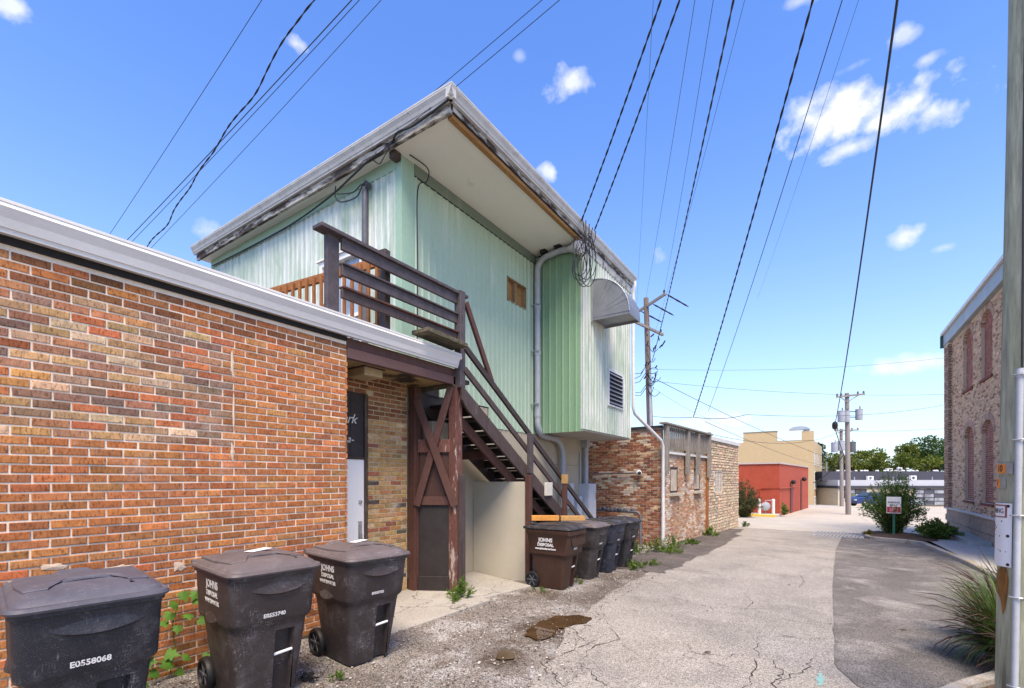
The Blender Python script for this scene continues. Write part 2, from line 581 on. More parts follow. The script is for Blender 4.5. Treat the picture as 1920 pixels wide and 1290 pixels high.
def ground_mat(name, c1, c2, speck=.5, patch=None, patch2=None, sc=1.2, fine=220, rough=.92, cracks=None, stain=None, wets=None):
    m = NT(name)
    n = m.noise(sc, None, 6, .6)
    col = m.ramp(n, [(.3, c1), (.7, c2)])
    if patch:
        pn = m.noise(patch[0], None, 7, .68, .3)
        col = m.mix(m.rng(pn, patch[1], patch[2], 0., patch[4] if len(patch) > 4 else 1.), col, patch[3])
    if patch2:
        pn = m.noise(patch2[0], m.map((1, 1, 1), (.4, .2, .7)), 7, .68, .3)
        col = m.mix(m.rng(pn, patch2[1], patch2[2], 0., patch2[4] if len(patch2) > 4 else 1.), col, patch2[3])
    v = m.voro(fine, None, 'F1', True)
    sep = m.node('ShaderNodeSeparateColor')
    m.lk(v, sep.inputs[0])
    col = m.mix(1., col, m.ramp(sep.outputs[0], [(0., (1 - speck,) * 3), (.55, (1, 1, 1)), (1., (1 + speck * .9,) * 3)]), 'MULTIPLY')
    v2 = m.noise(38, None, 5, .7)
    col = m.mix(1., col, m.ramp(v2, [(.3, (.74, .73, .72)), (.5, (1, 1, 1)), (.7, (1.13, 1.13, 1.13))]), 'MULTIPLY')
    pt = m.noise(14, None, 6, .75)
    col = m.mix(m.rng(pt, .61, .70, 0., .8), col, m.mix(1., col, (.36, .34, .31), 'MULTIPLY'))
    if cracks:
        wv = m.node('ShaderNodeVectorMath', operation='ADD')
        cnz = m.noise(2.2, None, 5, .6, 0, True)
        sc2 = m.node('ShaderNodeVectorMath', operation='SCALE')
        m.lk(cnz, sc2.inputs[0]); sc2.inputs['Scale'].default_value = .55
        m.lk(m.pos, wv.inputs[0]); m.lk(sc2.outputs[0], wv.inputs[1])
        e = m.voro(cracks[0], wv.outputs[0], 'DISTANCE_TO_EDGE')
        msk = m.rng(m.noise(.55, None, 3), cracks[2], cracks[2] + .1)
        cr = m.math('MULTIPLY', m.math('SUBTRACT', 1., m.rng(e, 0., cracks[1])), msk)
        col = m.mix(cr, col, (.06, .05, .04))
    if wets:
        wsum = None
        wn_ = m.math('MULTIPLY', m.math('SUBTRACT', m.noise(3.2, None, 7, .7), .5), 2.2)
        for (cx, cy, rx, ry, kk) in wets:
            d = m.node('ShaderNodeVectorMath', operation='SUBTRACT')
            m.lk(m.pos, d.inputs[0]); d.inputs[1].default_value = (cx, cy, 0)
            d2 = m.node('ShaderNodeVectorMath', operation='MULTIPLY')
            m.lk(d.outputs[0], d2.inputs[0]); d2.inputs[1].default_value = (1 / rx, 1 / ry, 0)
            ln = m.node('ShaderNodeVectorMath', operation='LENGTH')
            m.lk(d2.outputs[0], ln.inputs[0])
            f = m.math('MULTIPLY', m.rng(m.math('ADD', ln.outputs['Value'], wn_), 1.15, .55), kk)
            wsum = f if wsum is None else m.math('MAXIMUM', wsum, f)
        col = m.mix(wsum, col, m.mix(1., col, (.42, .35, .28), 'MULTIPLY'))
        rough = m.rng(wsum, 0., 1., rough, .45)
    m.bump(m.math('ADD', sep.outputs[0], m.math('MULTIPLY', v2, 1.5)), .7, .008)
    return m.done(col, rough, 0, .25)


M['road'] = ground_mat('pale worn asphalt', (.292, .268, .232), (.372, .342, .298), .66, (.9, .50, .70, (.215, .20, .18), .85), (3.5, .60, .72, (.45, .425, .385), .6), fine=150, cracks=(.95, .007, .47))
M['patch'] = ground_mat('dark asphalt', (.120, .110, .098), (.19, .175, .158), .78, (1.3, .50, .66, (.31, .288, .255), .9), (2.3, .60, .72, (.075, .068, .07), .8), fine=170)
M['gravel'] = ground_mat('gravelly shoulder', (.165, .145, .125), (.235, .21, .18), .8, (1.5, .48, .60, (.36, .345, .32), .9), (2.7, .58, .70, (.15, .10, .07), .8), fine=110, wets=[(-2.72, 4.85, .42, .9, .9), (-3.7, 6.25, .45, .4, .8), (-2.75, 6.9, .5, 1.3, .5), (-2.6, 3.7, .25, .3, .8), (-3.2, 8.6, .4, 1.4, .6), (-3.3, 2.3, .4, .7, .4)])
M['tar'] = ground_mat('black stained asphalt', (.075, .065, .06), (.14, .12, .105), .6, (2, .5, .7, (.20, .17, .15), .8), fine=140)
M['concrete'] = ground_mat('concrete slab', (.36, .33, .28), (.45, .42, .365), .2, (2.2, .55, .75, (.27, .24, .2), .8), None, cracks=(.7, .007, .3))
M['street'] = ground_mat('pale street concrete', (.40, .365, .30), (.47, .435, .365), .15, (1.5, .58, .8, (.40, .375, .34), .7), None, .6, 120, cracks=(.22, .004, .40))
M['walk'] = ground_mat('sidewalk concrete', (.43, .40, .36), (.52, .49, .45), .3, (1.8, .58, .78, (.33, .30, .26), .8))
M['earth'] = ground_mat('town ground', (.30, .275, .24), (.38, .35, .31), .3, None, None, .4, 60)
M['mulch'] = ground_mat('bark mulch', (.06, .038, .025), (.12, .08, .055), .8, None, None, 3, 90)
M['kerb'] = ground_mat('kerb concrete', (.34, .31, .26), (.43, .40, .35), .3, (3.5, .50, .66, (.22, .15, .08), .9), (5, .62, .75, (.5, .47, .42), .6))
M['kerb_yellow'] = pmat('faded yellow paint', (.42, .27, .04), (.55, .38, .09), 8, rough=.9, bump=.3, spot=(6, .5, .65, (.38, .34, .28)))
M['crack'] = plain('crack shade', (.028, .024, .02), .95)

# ------------------------------------------------------------------ ground sheets
def strip(name, mat, ys, xl, xr, dz, kind='structure', nx=2, label=None):
    mb = MB()
    rows = []
    for y in ys:
        a, b = xl(y), xr(y)
        rows.append([(a + (b - a) * k / nx, y, zg(y) + dz) for k in range(nx + 1)])
    for r0, r1 in zip(rows, rows[1:]):
        for k in range(nx):
            mb.quad(r0[k], r0[k + 1], r1[k + 1], r1[k])
    # weld
    o = mb.build(name, mat, None, kind=kind, label=label)
    return o


def lerp_tab(tab):
    def f(y):
        if y <= tab[0][0]: return tab[0][1]
        for (a, b), (c, e) in zip(tab, tab[1:]):
            if y <= c:
                return b + (e - b) * (y - a) / (c - a)
        return tab[-1][1]
    return f


def frange(a, b, st):
    n = max(1, int(round((b - a) / st)))
    return [a + (b - a) * k / n for k in range(n + 1)]


def jag(f, amp, fr, seed):
    return lambda y: f(y) + amp * (mnoise.noise((y * fr, seed, 0)) + .5 * mnoise.noise((y * fr * 3.1, seed, 5)) + .3 * mnoise.noise((y * fr * 9, seed, 9)))


gy = [-300, -60, -10, 1.7, 35, 57, 67, 90, 400, 1500]
strip('ground', M['earth'], gy, lambda y: -900, lambda y: 900, -.006, nx=4)
shl = lerp_tab([(-12, -4.72), (22.3, -4.72)])
road_l0 = lerp_tab([(-12, -1.5), (1, -1.55), (3.25, -2.05), (4.9, -2.5), (6.8, -2.85), (10, -2.95), (16.7, -3.1), (22.6, -3.0)])
road_l = jag(road_l0, .11, 1.1, 3)
curb_x = lerp_tab([(4.8, .62), (5.35, .88), (5.9, 1.22), (7, 1.62), (10, 2.3), (12.7, 2.62), (15, 2.58), (16.8, 2.48), (18.4, 2.42), (19.3, 2.2), (19.9, 1.4), (20.6, 1.1)])
strip('gravel_shoulder', M['gravel'], frange(-12, 13.4, .2), lambda y: -6.2 if y > 3.5 else -4.9, lambda y: road_l0(y) + .5, 0.0, nx=4)
strip('alley_road', M['road'], frange(-12, 23, .12), road_l, lambda y: 3.0, .006, nx=5)
tar_c = lerp_tab([(9.2, -2.6), (11, -2.9), (14, -3.1), (19, -3.1), (21.6, -2.9)])
strip('stained_asphalt', M['tar'], frange(9.2, 21.6, .1), lambda y: max(-4.0, -3.9), jag(lambda y: tar_c(y) + .55 * math.sin(PI * min(1, max(0, (y - 9.2) / 12.4))), .22, .9, 11), .011, nx=3)
strip('dark_asphalt', M['patch'], frange(4.9, 20.7, .1), jag(lerp_tab([(4.9, .22), (5.35, .06), (10, .08), (16, .2), (20.7, .45)]), .018, 2.3, 21), lambda y: curb_x(y) + .05, .013, nx=4)
strip('crossing_street', M['street'], frange(22.4, 36, .5), lambda y: -40 if y > 23.3 else -4.4, lambda y: 40, .010, nx=8)
strip('far_alley', M['street'], frange(36, 120, 2), lambda y: -2.6 + (y - 36) * .05, lambda y: 30, .010, nx=4)

# door step slabs
mb = MB()
mb.prism([(-5.5, 3.5, -.3), (-4.05, 3.35, -.3), (-4.0, 5.35, -.3), (-5.5, 5.6, -.3)], (0, 0, .27))
mb.build('concrete_slab', M['concrete'], None, .012, kind='structure')
mb = MB()
mb.prism([(-5.6, 5.62, -.4), (-4.25, 5.42, -.4), (-4.05, 6.55, -.4), (-5.6, 6.93, -.4)], (0, 0, .335))
mb.build('concrete_slab', M['concrete'], None, .012, kind='structure')

# cracks in the road: flat dark strips painting in the shade of their depth
CR = [[(-2.52, 5.75), (-2.15, 5.29), (-1.89, 4.88), (-2.02, 4.47), (-1.92, 4.0), (-1.81, 3.82), (-1.83, 3.42), (-1.75, 2.9)],
      [(-.65, 5.9), (-.57, 5.24), (-.56, 4.75), (-.58, 4.32), (-.72, 3.9), (-.7, 3.4)], [(-.48, 5.22), (-.33, 4.89), (-.36, 4.54), (-.2, 4.2)],
      [(-.11, 5.48), (-.21, 4.98), (-.36, 4.54)], [(.04, 6.31), (-.25, 6.12), (-.35, 6.12), (-.5, 6.2)], [(-2.3, 3.84), (-2.06, 3.64), (-1.88, 3.51), (-1.8, 3.45)],
      [(-2.06, 4.98), (-2.1, 4.51), (-2.17, 4.17), (-2.2, 3.88), (-2.0, 3.6)], [(-2.6, 5.0), (-2.47, 4.93), (-2.22, 4.63), (-1.97, 4.56)], [(-.57, 5.24), (-.9, 5.0), (-1.2, 4.9)],
      [(-1.9, 4.0), (-1.6, 3.7), (-1.2, 3.55)], [(-1.1, 8.2), (-.9, 7.6), (-.95, 7.1)], [(-2.9, 8.4), (-2.4, 8.2), (-2.1, 7.7)], [(-.5, 11), (-.35, 10), (-.4, 9.2)]]
mb = MB()
for ln in CR:
    pts = []
    for (a, b) in zip(ln, ln[1:]):
        n = 7
        for k in range(n):
            t = k / n
            pts.append((a[0] + (b[0] - a[0]) * t + rnd.gauss(0, .016), a[1] + (b[1] - a[1]) * t + rnd.gauss(0, .016)))
    pts.append(ln[-1])
    prev = None
    for i, p in enumerate(pts):
        q = pts[min(i + 1, len(pts) - 1)]; q0 = pts[max(i - 1, 0)]
        d = Vector((q[0] - q0[0], q[1] - q0[1], 0)).normalized()
        nn = Vector((-d.y, d.x, 0)) * (.0012 + .0075 * rnd.random() ** 1.6 * math.sin(PI * (i + .7) / (len(pts) + .5)))
        a = Vector((p[0], p[1], zg(p[1]) + .0095))
        cur = (a - nn, a + nn)
        if prev:
            mb.quad(prev[0], cur[0], cur[1], prev[1])
        prev = cur
mb.build('road_crack', M['crack'], None, kind='structure')

# puddle of brown water, wet rim
mw = NT('puddle water')
mw.done(mw.ramp(mw.noise(5), [(.3, (.045, .026, .011)), (.7, (.085, .05, .022))]), .04, 0, .6)
mw = mw.m
mwet = ground_mat('wet gravel', (.11, .08, .06), (.16, .12, .09), .6, None, None, 2, 120, .45)


def blob(name, mat, pts, dz, n=64, wig=.03, seed=0, kind='structure'):
    cx = sum(p[0] for p in pts) / len(pts); cy = sum(p[1] for p in pts) / len(pts)
    P = []
    m = len(pts)
    for k in range(n):
        t = k / n * m
        i = int(t); f = t - i
        p0, p1, p2, p3 = (Vector(pts[(i + j) % m]) for j in (-1, 0, 1, 2))
        q = .5 * ((2 * p1) + (p2 - p0) * f + (2 * p0 - 5 * p1 + 4 * p2 - p3) * f * f + (3 * p1 - p0 - 3 * p2 + p3) * f ** 3)
        w = wig * mnoise.noise((q.x * 6, q.y * 6, seed))
        d = Vector((q.x - cx, q.y - cy)).normalized()
        q = q + d * w * 2
        P.append((q.x, q.y, zg(q.y) + dz))
    mb = MB()
    vs = P + [(cx, cy, zg(cy) + dz)]
    mb.add(vs, [(k, (k + 1) % n, n) for k in range(n)])
    return mb.build(name, mat, None, kind=kind)


pud = [(-2.78, 4.35), (-2.5, 4.42), (-2.58, 4.85), (-2.42, 5.3), (-2.62, 5.45), (-2.82, 5.32), (-2.95, 4.95), (-2.86, 4.65)]
blob('puddle', mw, pud, .018, 140, .055, 5)
blob('puddle', mw, [(-2.62, 3.62), (-2.5, 3.7), (-2.58, 3.85), (-2.72, 3.8)], .018, 40, .02, 8)

# pebbles and bark bits lying on the shoulder
mp = NT('pebble')
mp.done(mp.ramp(mp.geo.outputs['Random Per Island'], [(0, (.07, .05, .04)), (.45, (.20, .15, .115)), (.8, (.33, .29, .25)), (1, (.55, .52, .48))]), .9, 0, .25)
mp = mp.m


def pebbles(name, n, area, smin, smax, seed):
    r = random.Random(seed)
    mb = MB()
    k = 0
    while k < n:
        x, y = area(r)
        s = smin + (smax - smin) * r.random() ** 2.5
        z = zg(y) + s * .3 + .008
        a = r.random() * 6.3
        c, sn = math.cos(a) * s, math.sin(a) * s
        e = .45 + .5 * r.random()
        h = s * (.35 + .4 * r.random())
        vs = [(x + c, y + sn, z), (x - sn * e, y + c * e, z), (x - c, y - sn, z), (x + sn * e, y - c * e, z), (x + c * .2, y, z + h), (x, y, z - h)]
        mb.add(vs, [(0, 1, 4), (1, 2, 4), (2, 3, 4), (3, 0, 4), (1, 0, 5), (2, 1, 5), (3, 2, 5), (0, 3, 5)])
        k += 1
    mb.build(name, mp, None, kind='stuff', label='loose gravel and bits of bark along the edge of the alley', cat='gravel')


def ar(r):
    y = 1.2 + 8 * r.random() ** 1.4
    x0, x1 = (-4.6 if y < 3.4 else -4.15), road_l0(y) + .25
    return x0 + (x1 - x0) * r.random(), y


pebbles('gravel', 9000, ar, .004, .017, 3)

# kerb of the planter nose by the pole and of the sidewalk on the right
def kerb_run(name, pts, w, h, mats, root=None, h2=None):
    mb = MB()
    rings = []
    P = [Vector((p[0], p[1], 0)) for p in pts]
    for i, p in enumerate(P):
        d = (P[min(i + 1, len(P) - 1)] - P[max(i - 1, 0)]).normalized()
        nn = Vector((d.y, -d.x, 0))
        z = zg(p.y)
        j = 0.008 * mnoise.noise((p.x * 3, p.y * 3, 0))
        rings.append([Vector((p.x, p.y, z - .1)), Vector((p.x, p.y, z + h - .02 + j)) + nn * .015, Vector((p.x, p.y, z + h + j)) + nn * .035, Vector((p.x, p.y, z + h + j)) + nn * w, Vector((p.x, p.y, z - .1)) + nn * w])
    mb.loft(rings, True, True)
    return mb.build(name, mats, None, kind='structure')


def curve2(pts, st=.15):
    out = []
    m = len(pts)
    for i in range(m - 1):
        p0, p1, p2, p3 = (Vector(pts[max(0, min(m - 1, i + j))]) for j in (-1, 0, 1, 2))
        n = max(2, int((p2 - p1).length / st))
        for k in range(n):
            f = k / n
            q = .5 * ((2 * p1) + (p2 - p0) * f + (2 * p0 - 5 * p1 + 4 * p2 - p3) * f * f + (3 * p1 - p0 - 3 * p2 + p3) * f ** 3)
            out.append((q.x, q.y))
    out.append(tuple(pts[-1]))
    return out


near_k = curve2([(.1, 4.05), (.35, 4.45), (.62, 4.85), (.88, 5.32), (1.22, 5.86), (1.5, 6.5)], .1)
kerb_run('kerb', near_k, .13, .10, M['kerb'])
mid_k = curve2([(1.5, 6.5), (1.72, 7.2), (2.3, 10), (2.62, 12.7), (2.62, 13.4)], .2)
kerb_run('kerb', mid_k, .13, .09, M['kerb'])
yel_k = curve2([(2.62, 13.4), (2.6, 15), (2.5, 16.8), (2.42, 18.6)], .2)
kerb_run('kerb', yel_k, .13, .11, pmat('worn kerb paint', (.36, .33, .28), (.43, .39, .33), 5, rough=.95, bump=.4, spot=(3.5, .50, .6, (.42, .29, .08))))
isl_k = curve2([(2.42, 18.6), (2.3, 19.25), (1.9, 19.6), (1.5, 19.8), (1.15, 20.3), (1.1, 21.2), (1.25, 22.6), (1.6, 23.4)], .12)
kerb_run('kerb', isl_k, .13, .12, M['kerb'])
# planting beds and the sidewalk behind those kerbs
mb = MB()
def fan(mb, line, far, dz):
    for a, b in zip(line, line[1:]):
        fa, fb = far(a), far(b)
        mb.quad((a[0], a[1], zg(a[1]) + dz), (fa[0], fa[1], zg(fa[1]) + dz), (fb[0], fb[1], zg(fb[1]) + dz), (b[0], b[1], zg(b[1]) + dz))
fan(mb, [(x + .06, y) for x, y in near_k + mid_k[1:30]], lambda p: (p[0] + 3.2, p[1] - .2), .055)
mb.build('mulch_bed', M['mulch'], None, kind='structure')
strip('sidewalk', M['walk'], frange(8.6, 23.2, .4), lambda y: max(curb_x(min(y, 18.6)) + .1, lerp_tab([(8.6, 3.5), (10, 3.0), (12.2, 2.7)])(y)), lambda y: 12, .105, nx=4)
mb = MB()
ip = [(1.2, 20.3), (1.55, 19.9), (1.95, 19.7), (2.4, 19.3), (2.95, 19.8), (3.0, 21), (2.85, 22.4), (2.4, 23.3), (1.65, 23.3), (1.35, 22.6), (1.2, 21.2)]
mb.add([(x, y, zg(y) + .112) for x, y in ip] + [(2.1, 21.4, zg(21.4) + .19)], [(k, (k + 1) % 11, 11) for k in range(11)])
mb.build('mulch_bed', M['mulch'], None, kind='structure')

# ------------------------------------------------------------------ brick laying
def brick_mesh(L, Hh, D, seed):
    """one brick with worn arrises: u along x, front at y = -D/2 ... +D/2, front faces -y"""
    r = random.Random(seed)
    j = lambda a: r.uniform(-a, a)
    e = .004
    x0, x1, z0, z1 = -L / 2, L / 2, -Hh / 2, Hh / 2
    f = [(x0 + e + j(.002), -D / 2, z0 + e + j(.0015)), (x1 - e + j(.002), -D / 2, z0 + e + j(.0015)), (x1 - e + j(.002), -D / 2, z1 - e + j(.0015)), (x0 + e + j(.002), -D / 2, z1 - e + j(.0015))]
    b = [(x0 + j(.0015), -D / 2 + e, z0), (x1 + j(.0015), -D / 2 + e, z0), (x1 + j(.0015), -D / 2 + e, z1), (x0 + j(.0015), -D / 2 + e, z1)]
    k = [(x, D / 2, z) for (x, _, z) in b]
    vs = f + b + k
    fs = [(0, 1, 2, 3), (0, 4, 5, 1), (1, 5, 6, 2), (2, 6, 7, 3), (3, 7, 4, 0), (4, 8, 9, 5), (5, 9, 10, 6), (6, 10, 11, 7), (7, 11, 8, 4)]
    return vs, fs


CAMP = Vector((0, 0, 1.7))


class Bricks:
    """collects the bricks of one thing; the ones that show largest become parts"""
    def __init__(s):
        s.b = []

    def wall(s, O, U, N, L, zb, zt, colf, bl=.199, bh=.055, jt=.0127, skip=None, proud=.007, wob=.0015, parent=None, bond=.5, hole=None, name='brick'):
        O, U, N = Vector(O), Vector(U).normalized(), Vector(N).normalized()
        pitch = bl + jt
        ch = bh + jt
        row = 0
        z = zb
        while z + bh <= zt + .002:
            off = (row % 2) * bond * pitch + rnd.uniform(-.008, .008)
            u = -off
            while u < L:
                a, b = max(u, 0), min(u + bl, L)
                segs = [(a, b)]
                if hole:
                    segs = []
                    cuts = hole(z + bh / 2)
                    cur = a
                    for (h0, h1) in sorted(cuts):
                        if h1 <= a or h0 >= b: continue
                        if h0 > cur: segs.append((cur, h0))
                        cur = max(cur, h1)
                    if cur < b: segs.append((cur, b))
                for (a1, b1) in segs:
                    if b1 - a1 > .03:
                        c = O + U * ((a1 + b1) / 2) + Vector((0, 0, z + bh / 2 - O.z))
                        if not (skip and skip((a1 + b1) / 2, z)):
                            s.b.append((c, U, N, b1 - a1, bh, proud + rnd.gauss(0, wob), colf((a1 + b1) / 2, z), parent, name))
                u += pitch
            z += ch
            row += 1

    def build(s, limit, mo, ma, mass_parent, massname='brickwork', mass_label=None):
        def size(b):
            v = b[0] - CAMP
            dd = max(.3, v.length)
            fwd = Vector((-math.sin(YAW), math.cos(YAW), 0))
            dep = v.dot(fwd)
            if dep < .3: return 0
            px = v.dot(Vector((math.cos(YAW), math.sin(YAW), 0))) / dep
            py = v.z / dep
            if abs(px) > 1.1 or py > 1.03 or py < -.46: return 0
            return b[3] * b[4] * abs(v.normalized().dot(b[2])) / dd / dd
        order = sorted(s.b, key=size, reverse=True)
        proto = [brick_mesh(.2, .0575, .03, k) for k in range(5)]
        metas = []
        for vs, fs in proto:
            me = bpy.data.meshes.new('brick')
            me.from_pydata(vs, [], fs)
            me.materials.append(mo)
            metas.append(me)
        mass = MB()
        invs = {}
        for i, (c, U, N, L, h, pr, col, par, nm) in enumerate(order):
            k = rnd.randrange(5)
            X = U
            Z = Vector((0, 0, 1))
            Yv = -N
            if X.cross(Yv).dot(Z) < 0:
                X = -X
            mt = Matrix(((X.x, Yv.x, Z.x, 0), (X.y, Yv.y, Z.y, 0), (X.z, Yv.z, Z.z, 0), (0, 0, 0, 1)))
            mt = Matrix.Translation(c + N * (pr - .015)) @ mt @ Matrix.Rotation(rnd.gauss(0, .004), 4, 'Y') @ Matrix.Diagonal((L / .2, 1, h / .0575, 1))
            if i < limit:
                o = bpy.data.objects.new(nm, metas[k])
                o.color = (*col, 1)
                COL.objects.link(o)
                if par.name not in invs:
                    invs[par.name] = wmat(par).inverted()
                o.parent = par
                o.matrix_basis = invs[par.name] @ mt
            else:
                vs, fs = proto[k]
                mass.add([mt @ Vector(v) for v in vs], fs, col)
        if mass.v:
            o = mass.build(massname, ma, mass_parent, kind='stuff')
        return


def jitc(c, a=.12):
    k = 1 + rnd.gauss(0, a)
    return tuple(max(.01, x * k * (1 + rnd.gauss(0, .04))) for x in c)


ORANGE = [(.46, .18, .064), (.43, .16, .056), (.47, .20, .072), (.40, .145, .055), (.48, .225, .088), (.42, .18, .07), (.38, .155, .066)]
PATCHC = [(.30, .165, .10), (.25, .15, .10), (.46, .29, .145), (.43, .15, .068), (.48, .24, .095), (.30, .17, .11), (.40, .25, .14), (.56, .42, .27), (.34, .165, .09), (.49, .31, .19), (.27, .17, .115), (.45, .155, .066), (.38, .18, .09), (.44, .26, .125), (.33, .17, .10), (.21, .135, .10)]

# ------------------------------------------------------------------ 1 the orange brick building on the left
bb = thing('brick_building', (-6, 1, 0), 'single storey orange brick building with long white gutter on the left', 'building')
mb = MB()
mb.box(-4.95, -6, -.4, -4.722, 3.47, 3.56)
wallp = mb.build('wall', M['mortar'], bb)
mb = MB()
mb.box(-5.62, 3.23, -.4, -4.95, 3.47, 3.2)
mb.build('return_wall', M['mortar'], bb)
B1 = Bricks()


def col1(u, z):
    y = u - 1.6
    if 1.98 < z < 3.03 and y < 2.19:
        e = mnoise.noise((y * 2, z * 2, 3))
        k = rnd.random()
        return jitc(PATCHC[rnd.randrange(len(PATCHC))], .15)
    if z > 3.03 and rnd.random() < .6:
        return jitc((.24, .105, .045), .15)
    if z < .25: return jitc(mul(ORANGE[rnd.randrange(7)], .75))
    return jitc(ORANGE[rnd.randrange(7)])


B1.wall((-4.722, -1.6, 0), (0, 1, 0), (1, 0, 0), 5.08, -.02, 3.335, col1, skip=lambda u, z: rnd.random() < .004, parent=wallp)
# end of the wall turning into the porch
B1.wall((-4.71, 3.47, 0), (-1, 0, 0), (0, 1, 0), .7, -.02, 3.12, lambda u, z: jitc(ORANGE[rnd.randrange(7)]), parent=wallp, proud=.008)
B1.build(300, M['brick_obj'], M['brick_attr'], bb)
# smears of old mortar on the brick face
rm = random.Random(8)
for (y, z, w_, h_) in ((1.33, .98, .10, .03), (1.75, .93, .06, .05), (2.05, .78, .08, .06), (2.15, .62, .05, .03), (1.9, .70, .09, .03), (2.19, 1.95, .02, .10), (2.2, 2.35, .015, .2), (2.19, 2.8, .018, .16), (1.55, .45, .10, .03), (2.95, .8, .07, .03), (.95, 1.05, .08, .03)):
    mb = MB()
    n_ = 14
    vs = []
    for k in range(n_):
        a = 2 * PI * k / n_
        q = rm.uniform(.6, 1.15)
        vs.append((-4.7135 + .002, y + w_ * q * math.cos(a), z + h_ * q * math.sin(a)))
    mb.add(vs + [(-4.706, y, z)], [(k, (k + 1) % n_, n_) for k in range(n_)])
    mb.build('mortar_smear', M['mortar_tan'], wallp)
# crumbling render at the foot, foundation
mb = MB()
mb.box(-4.95, -6, -.5, -4.66, 3.45, -.02)
mb.build('foundation', pmat('mossy footing', (.02, .018, .014), (.06, .05, .035), 8, rough=.95, bump=.8, bscale=40, bdist=.02, spot=(4, .55, .7, (.10, .10, .03))), bb)
# dark board below the gutter, roof, gutter
mb = MB()
mb.box(-4.95, -6, 3.325, -4.695, 3.46, 3.575)
mb.build('fascia', M['black_board'], bb)
mb = MB()
mb.box(-14, -6, 3.575, -4.72, 3.5, 3.63)
mb.box(-14, 3.5, 3.575, -5.7, 5.15, 3.63)
mb.build('roof', M['roof_dark'], bb)
mb = MB()


def gutter_prof(mb, p0, p1, out, wtop=.12, h=.215, z=3.59):
    """K style gutter from p0 to p1; 'out' points away from the wall"""
    out = Vector(out)
    prof = [(-.0, -h), (.045, -h), (.05, -h + .03), (.06, -h + .035), (.075, -h * .55), (.105, -h * .25), (wtop - .004, -.03), (wtop - .004, -.022), (wtop, -.02), (wtop, 0), (wtop - .02, 0), (wtop - .022, -.015), (0.02, -.015), (0, 0)]
    rings = []
    for p in (p0, p1):
        p = Vector(p)
        rings.append([p + out * a + Vector((0, 0, z + b)) for a, b in prof])
    d = Vector(p1) - Vector(p0)
    mb.loft(rings)


gutter_prof(mb, (-4.69, -6, 0), (-4.69, 5.43, 0), (1, 0, 0), .095)
mb.build('gutter', M['gutter'], bb)
mb = MB()
mb.box(-4.95, -6, 3.60, -4.70, 5.40, 3.625)
mb.build('drip_edge', M['white_metal'], bb)
# porch: buff brick wall with the door, dark board above, ceiling, beams
mb = MB()
mb.box(-5.75, 4.335, -.4, -5.412, 5.08, 3.2)
mb.box(-5.75, 3.47, 2.9, -5.412, 4.335, 3.2)
buff = mb.build('buff_wall', M['mortar_buff'], bb)
B1b = Bricks()


def colb(u, z):
    k = rnd.random()
    if k < .62: c = (.46, .29, .12)
    elif k < .76: c = (.40, .20, .08)
    elif k < .84: c = (.33, .13, .07)
    elif k < .965: c = (.52, .38, .20)
    else: c = (.10, .08, .065)
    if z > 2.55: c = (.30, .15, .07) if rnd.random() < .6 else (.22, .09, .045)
    return jitc(c)


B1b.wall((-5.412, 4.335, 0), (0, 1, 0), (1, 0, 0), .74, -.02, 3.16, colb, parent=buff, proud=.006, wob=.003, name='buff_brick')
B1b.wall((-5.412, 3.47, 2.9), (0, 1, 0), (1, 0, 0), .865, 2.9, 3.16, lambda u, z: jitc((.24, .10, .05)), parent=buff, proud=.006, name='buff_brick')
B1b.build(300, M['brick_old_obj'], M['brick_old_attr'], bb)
mb = MB()
mb.box(-5.47, 3.47, -.05, -5.43, 4.285, 1.965)
door = mb.build('door', M['white_door'], bb, .003)
mb = MB()
mb.box(-5.43, 4.185, .72, -5.422, 4.245, 1.10)
mb.tube([(-5.422, 4.215, .80), (-5.39, 4.215, .80), (-5.385, 4.215, .86), (-5.39, 4.215, .93), (-5.422, 4.215, .93)], .008, 6)
mb.lathe([(.018, 0), (.018, .012)], (-5.424, 4.215, 1.05), (1, 0, 0), 10)
mb.build('handle', M['steel'], door, smooth=True)
mb = MB()
mb.lathe([(.026, 0), (.026, .02), (.012, .024)], (-5.43, 4.215, 1.37), (1, 0, 0), 12)
mb.build('deadbolt', M['steel'], door, smooth=True)
mb = MB()
mb.box(-5.50, 4.285, -.1, -5.412, 4.345, 2.88)
mb.box(-5.50, 3.47, 1.965, -5.42, 4.285, 2.0)
mb.build('door_frame', pmat('rotten door frame', (.05, .035, .025), (.10, .07, .05), 8, (1, 1, .2), rough=.9, bump=.5, spot=(8, .58, .7, (.28, .22, .16))), bb)
mb = MB()
mb.box(-5.48, 3.47, 2.0, -5.44, 4.285, 2.9)
trans = mb.build('transom_board', pmat('chalk board', (.028, .022, .02), (.05, .04, .036), 5, (1, 1, 2), rough=.7, bump=.2, spot=(6, .6, .75, (.09, .075, .065))), bb)
mb = MB()
for zz in (2.22, 2.43, 2.64):
    mb.box(-5.4395, 3.47, zz, -5.437, 4.285, zz + .006)
mb.box(-5.4395, 4.06, 2.0, -5.436, 4.068, 2.9)
mb.build('board_joint', M['black'], trans)


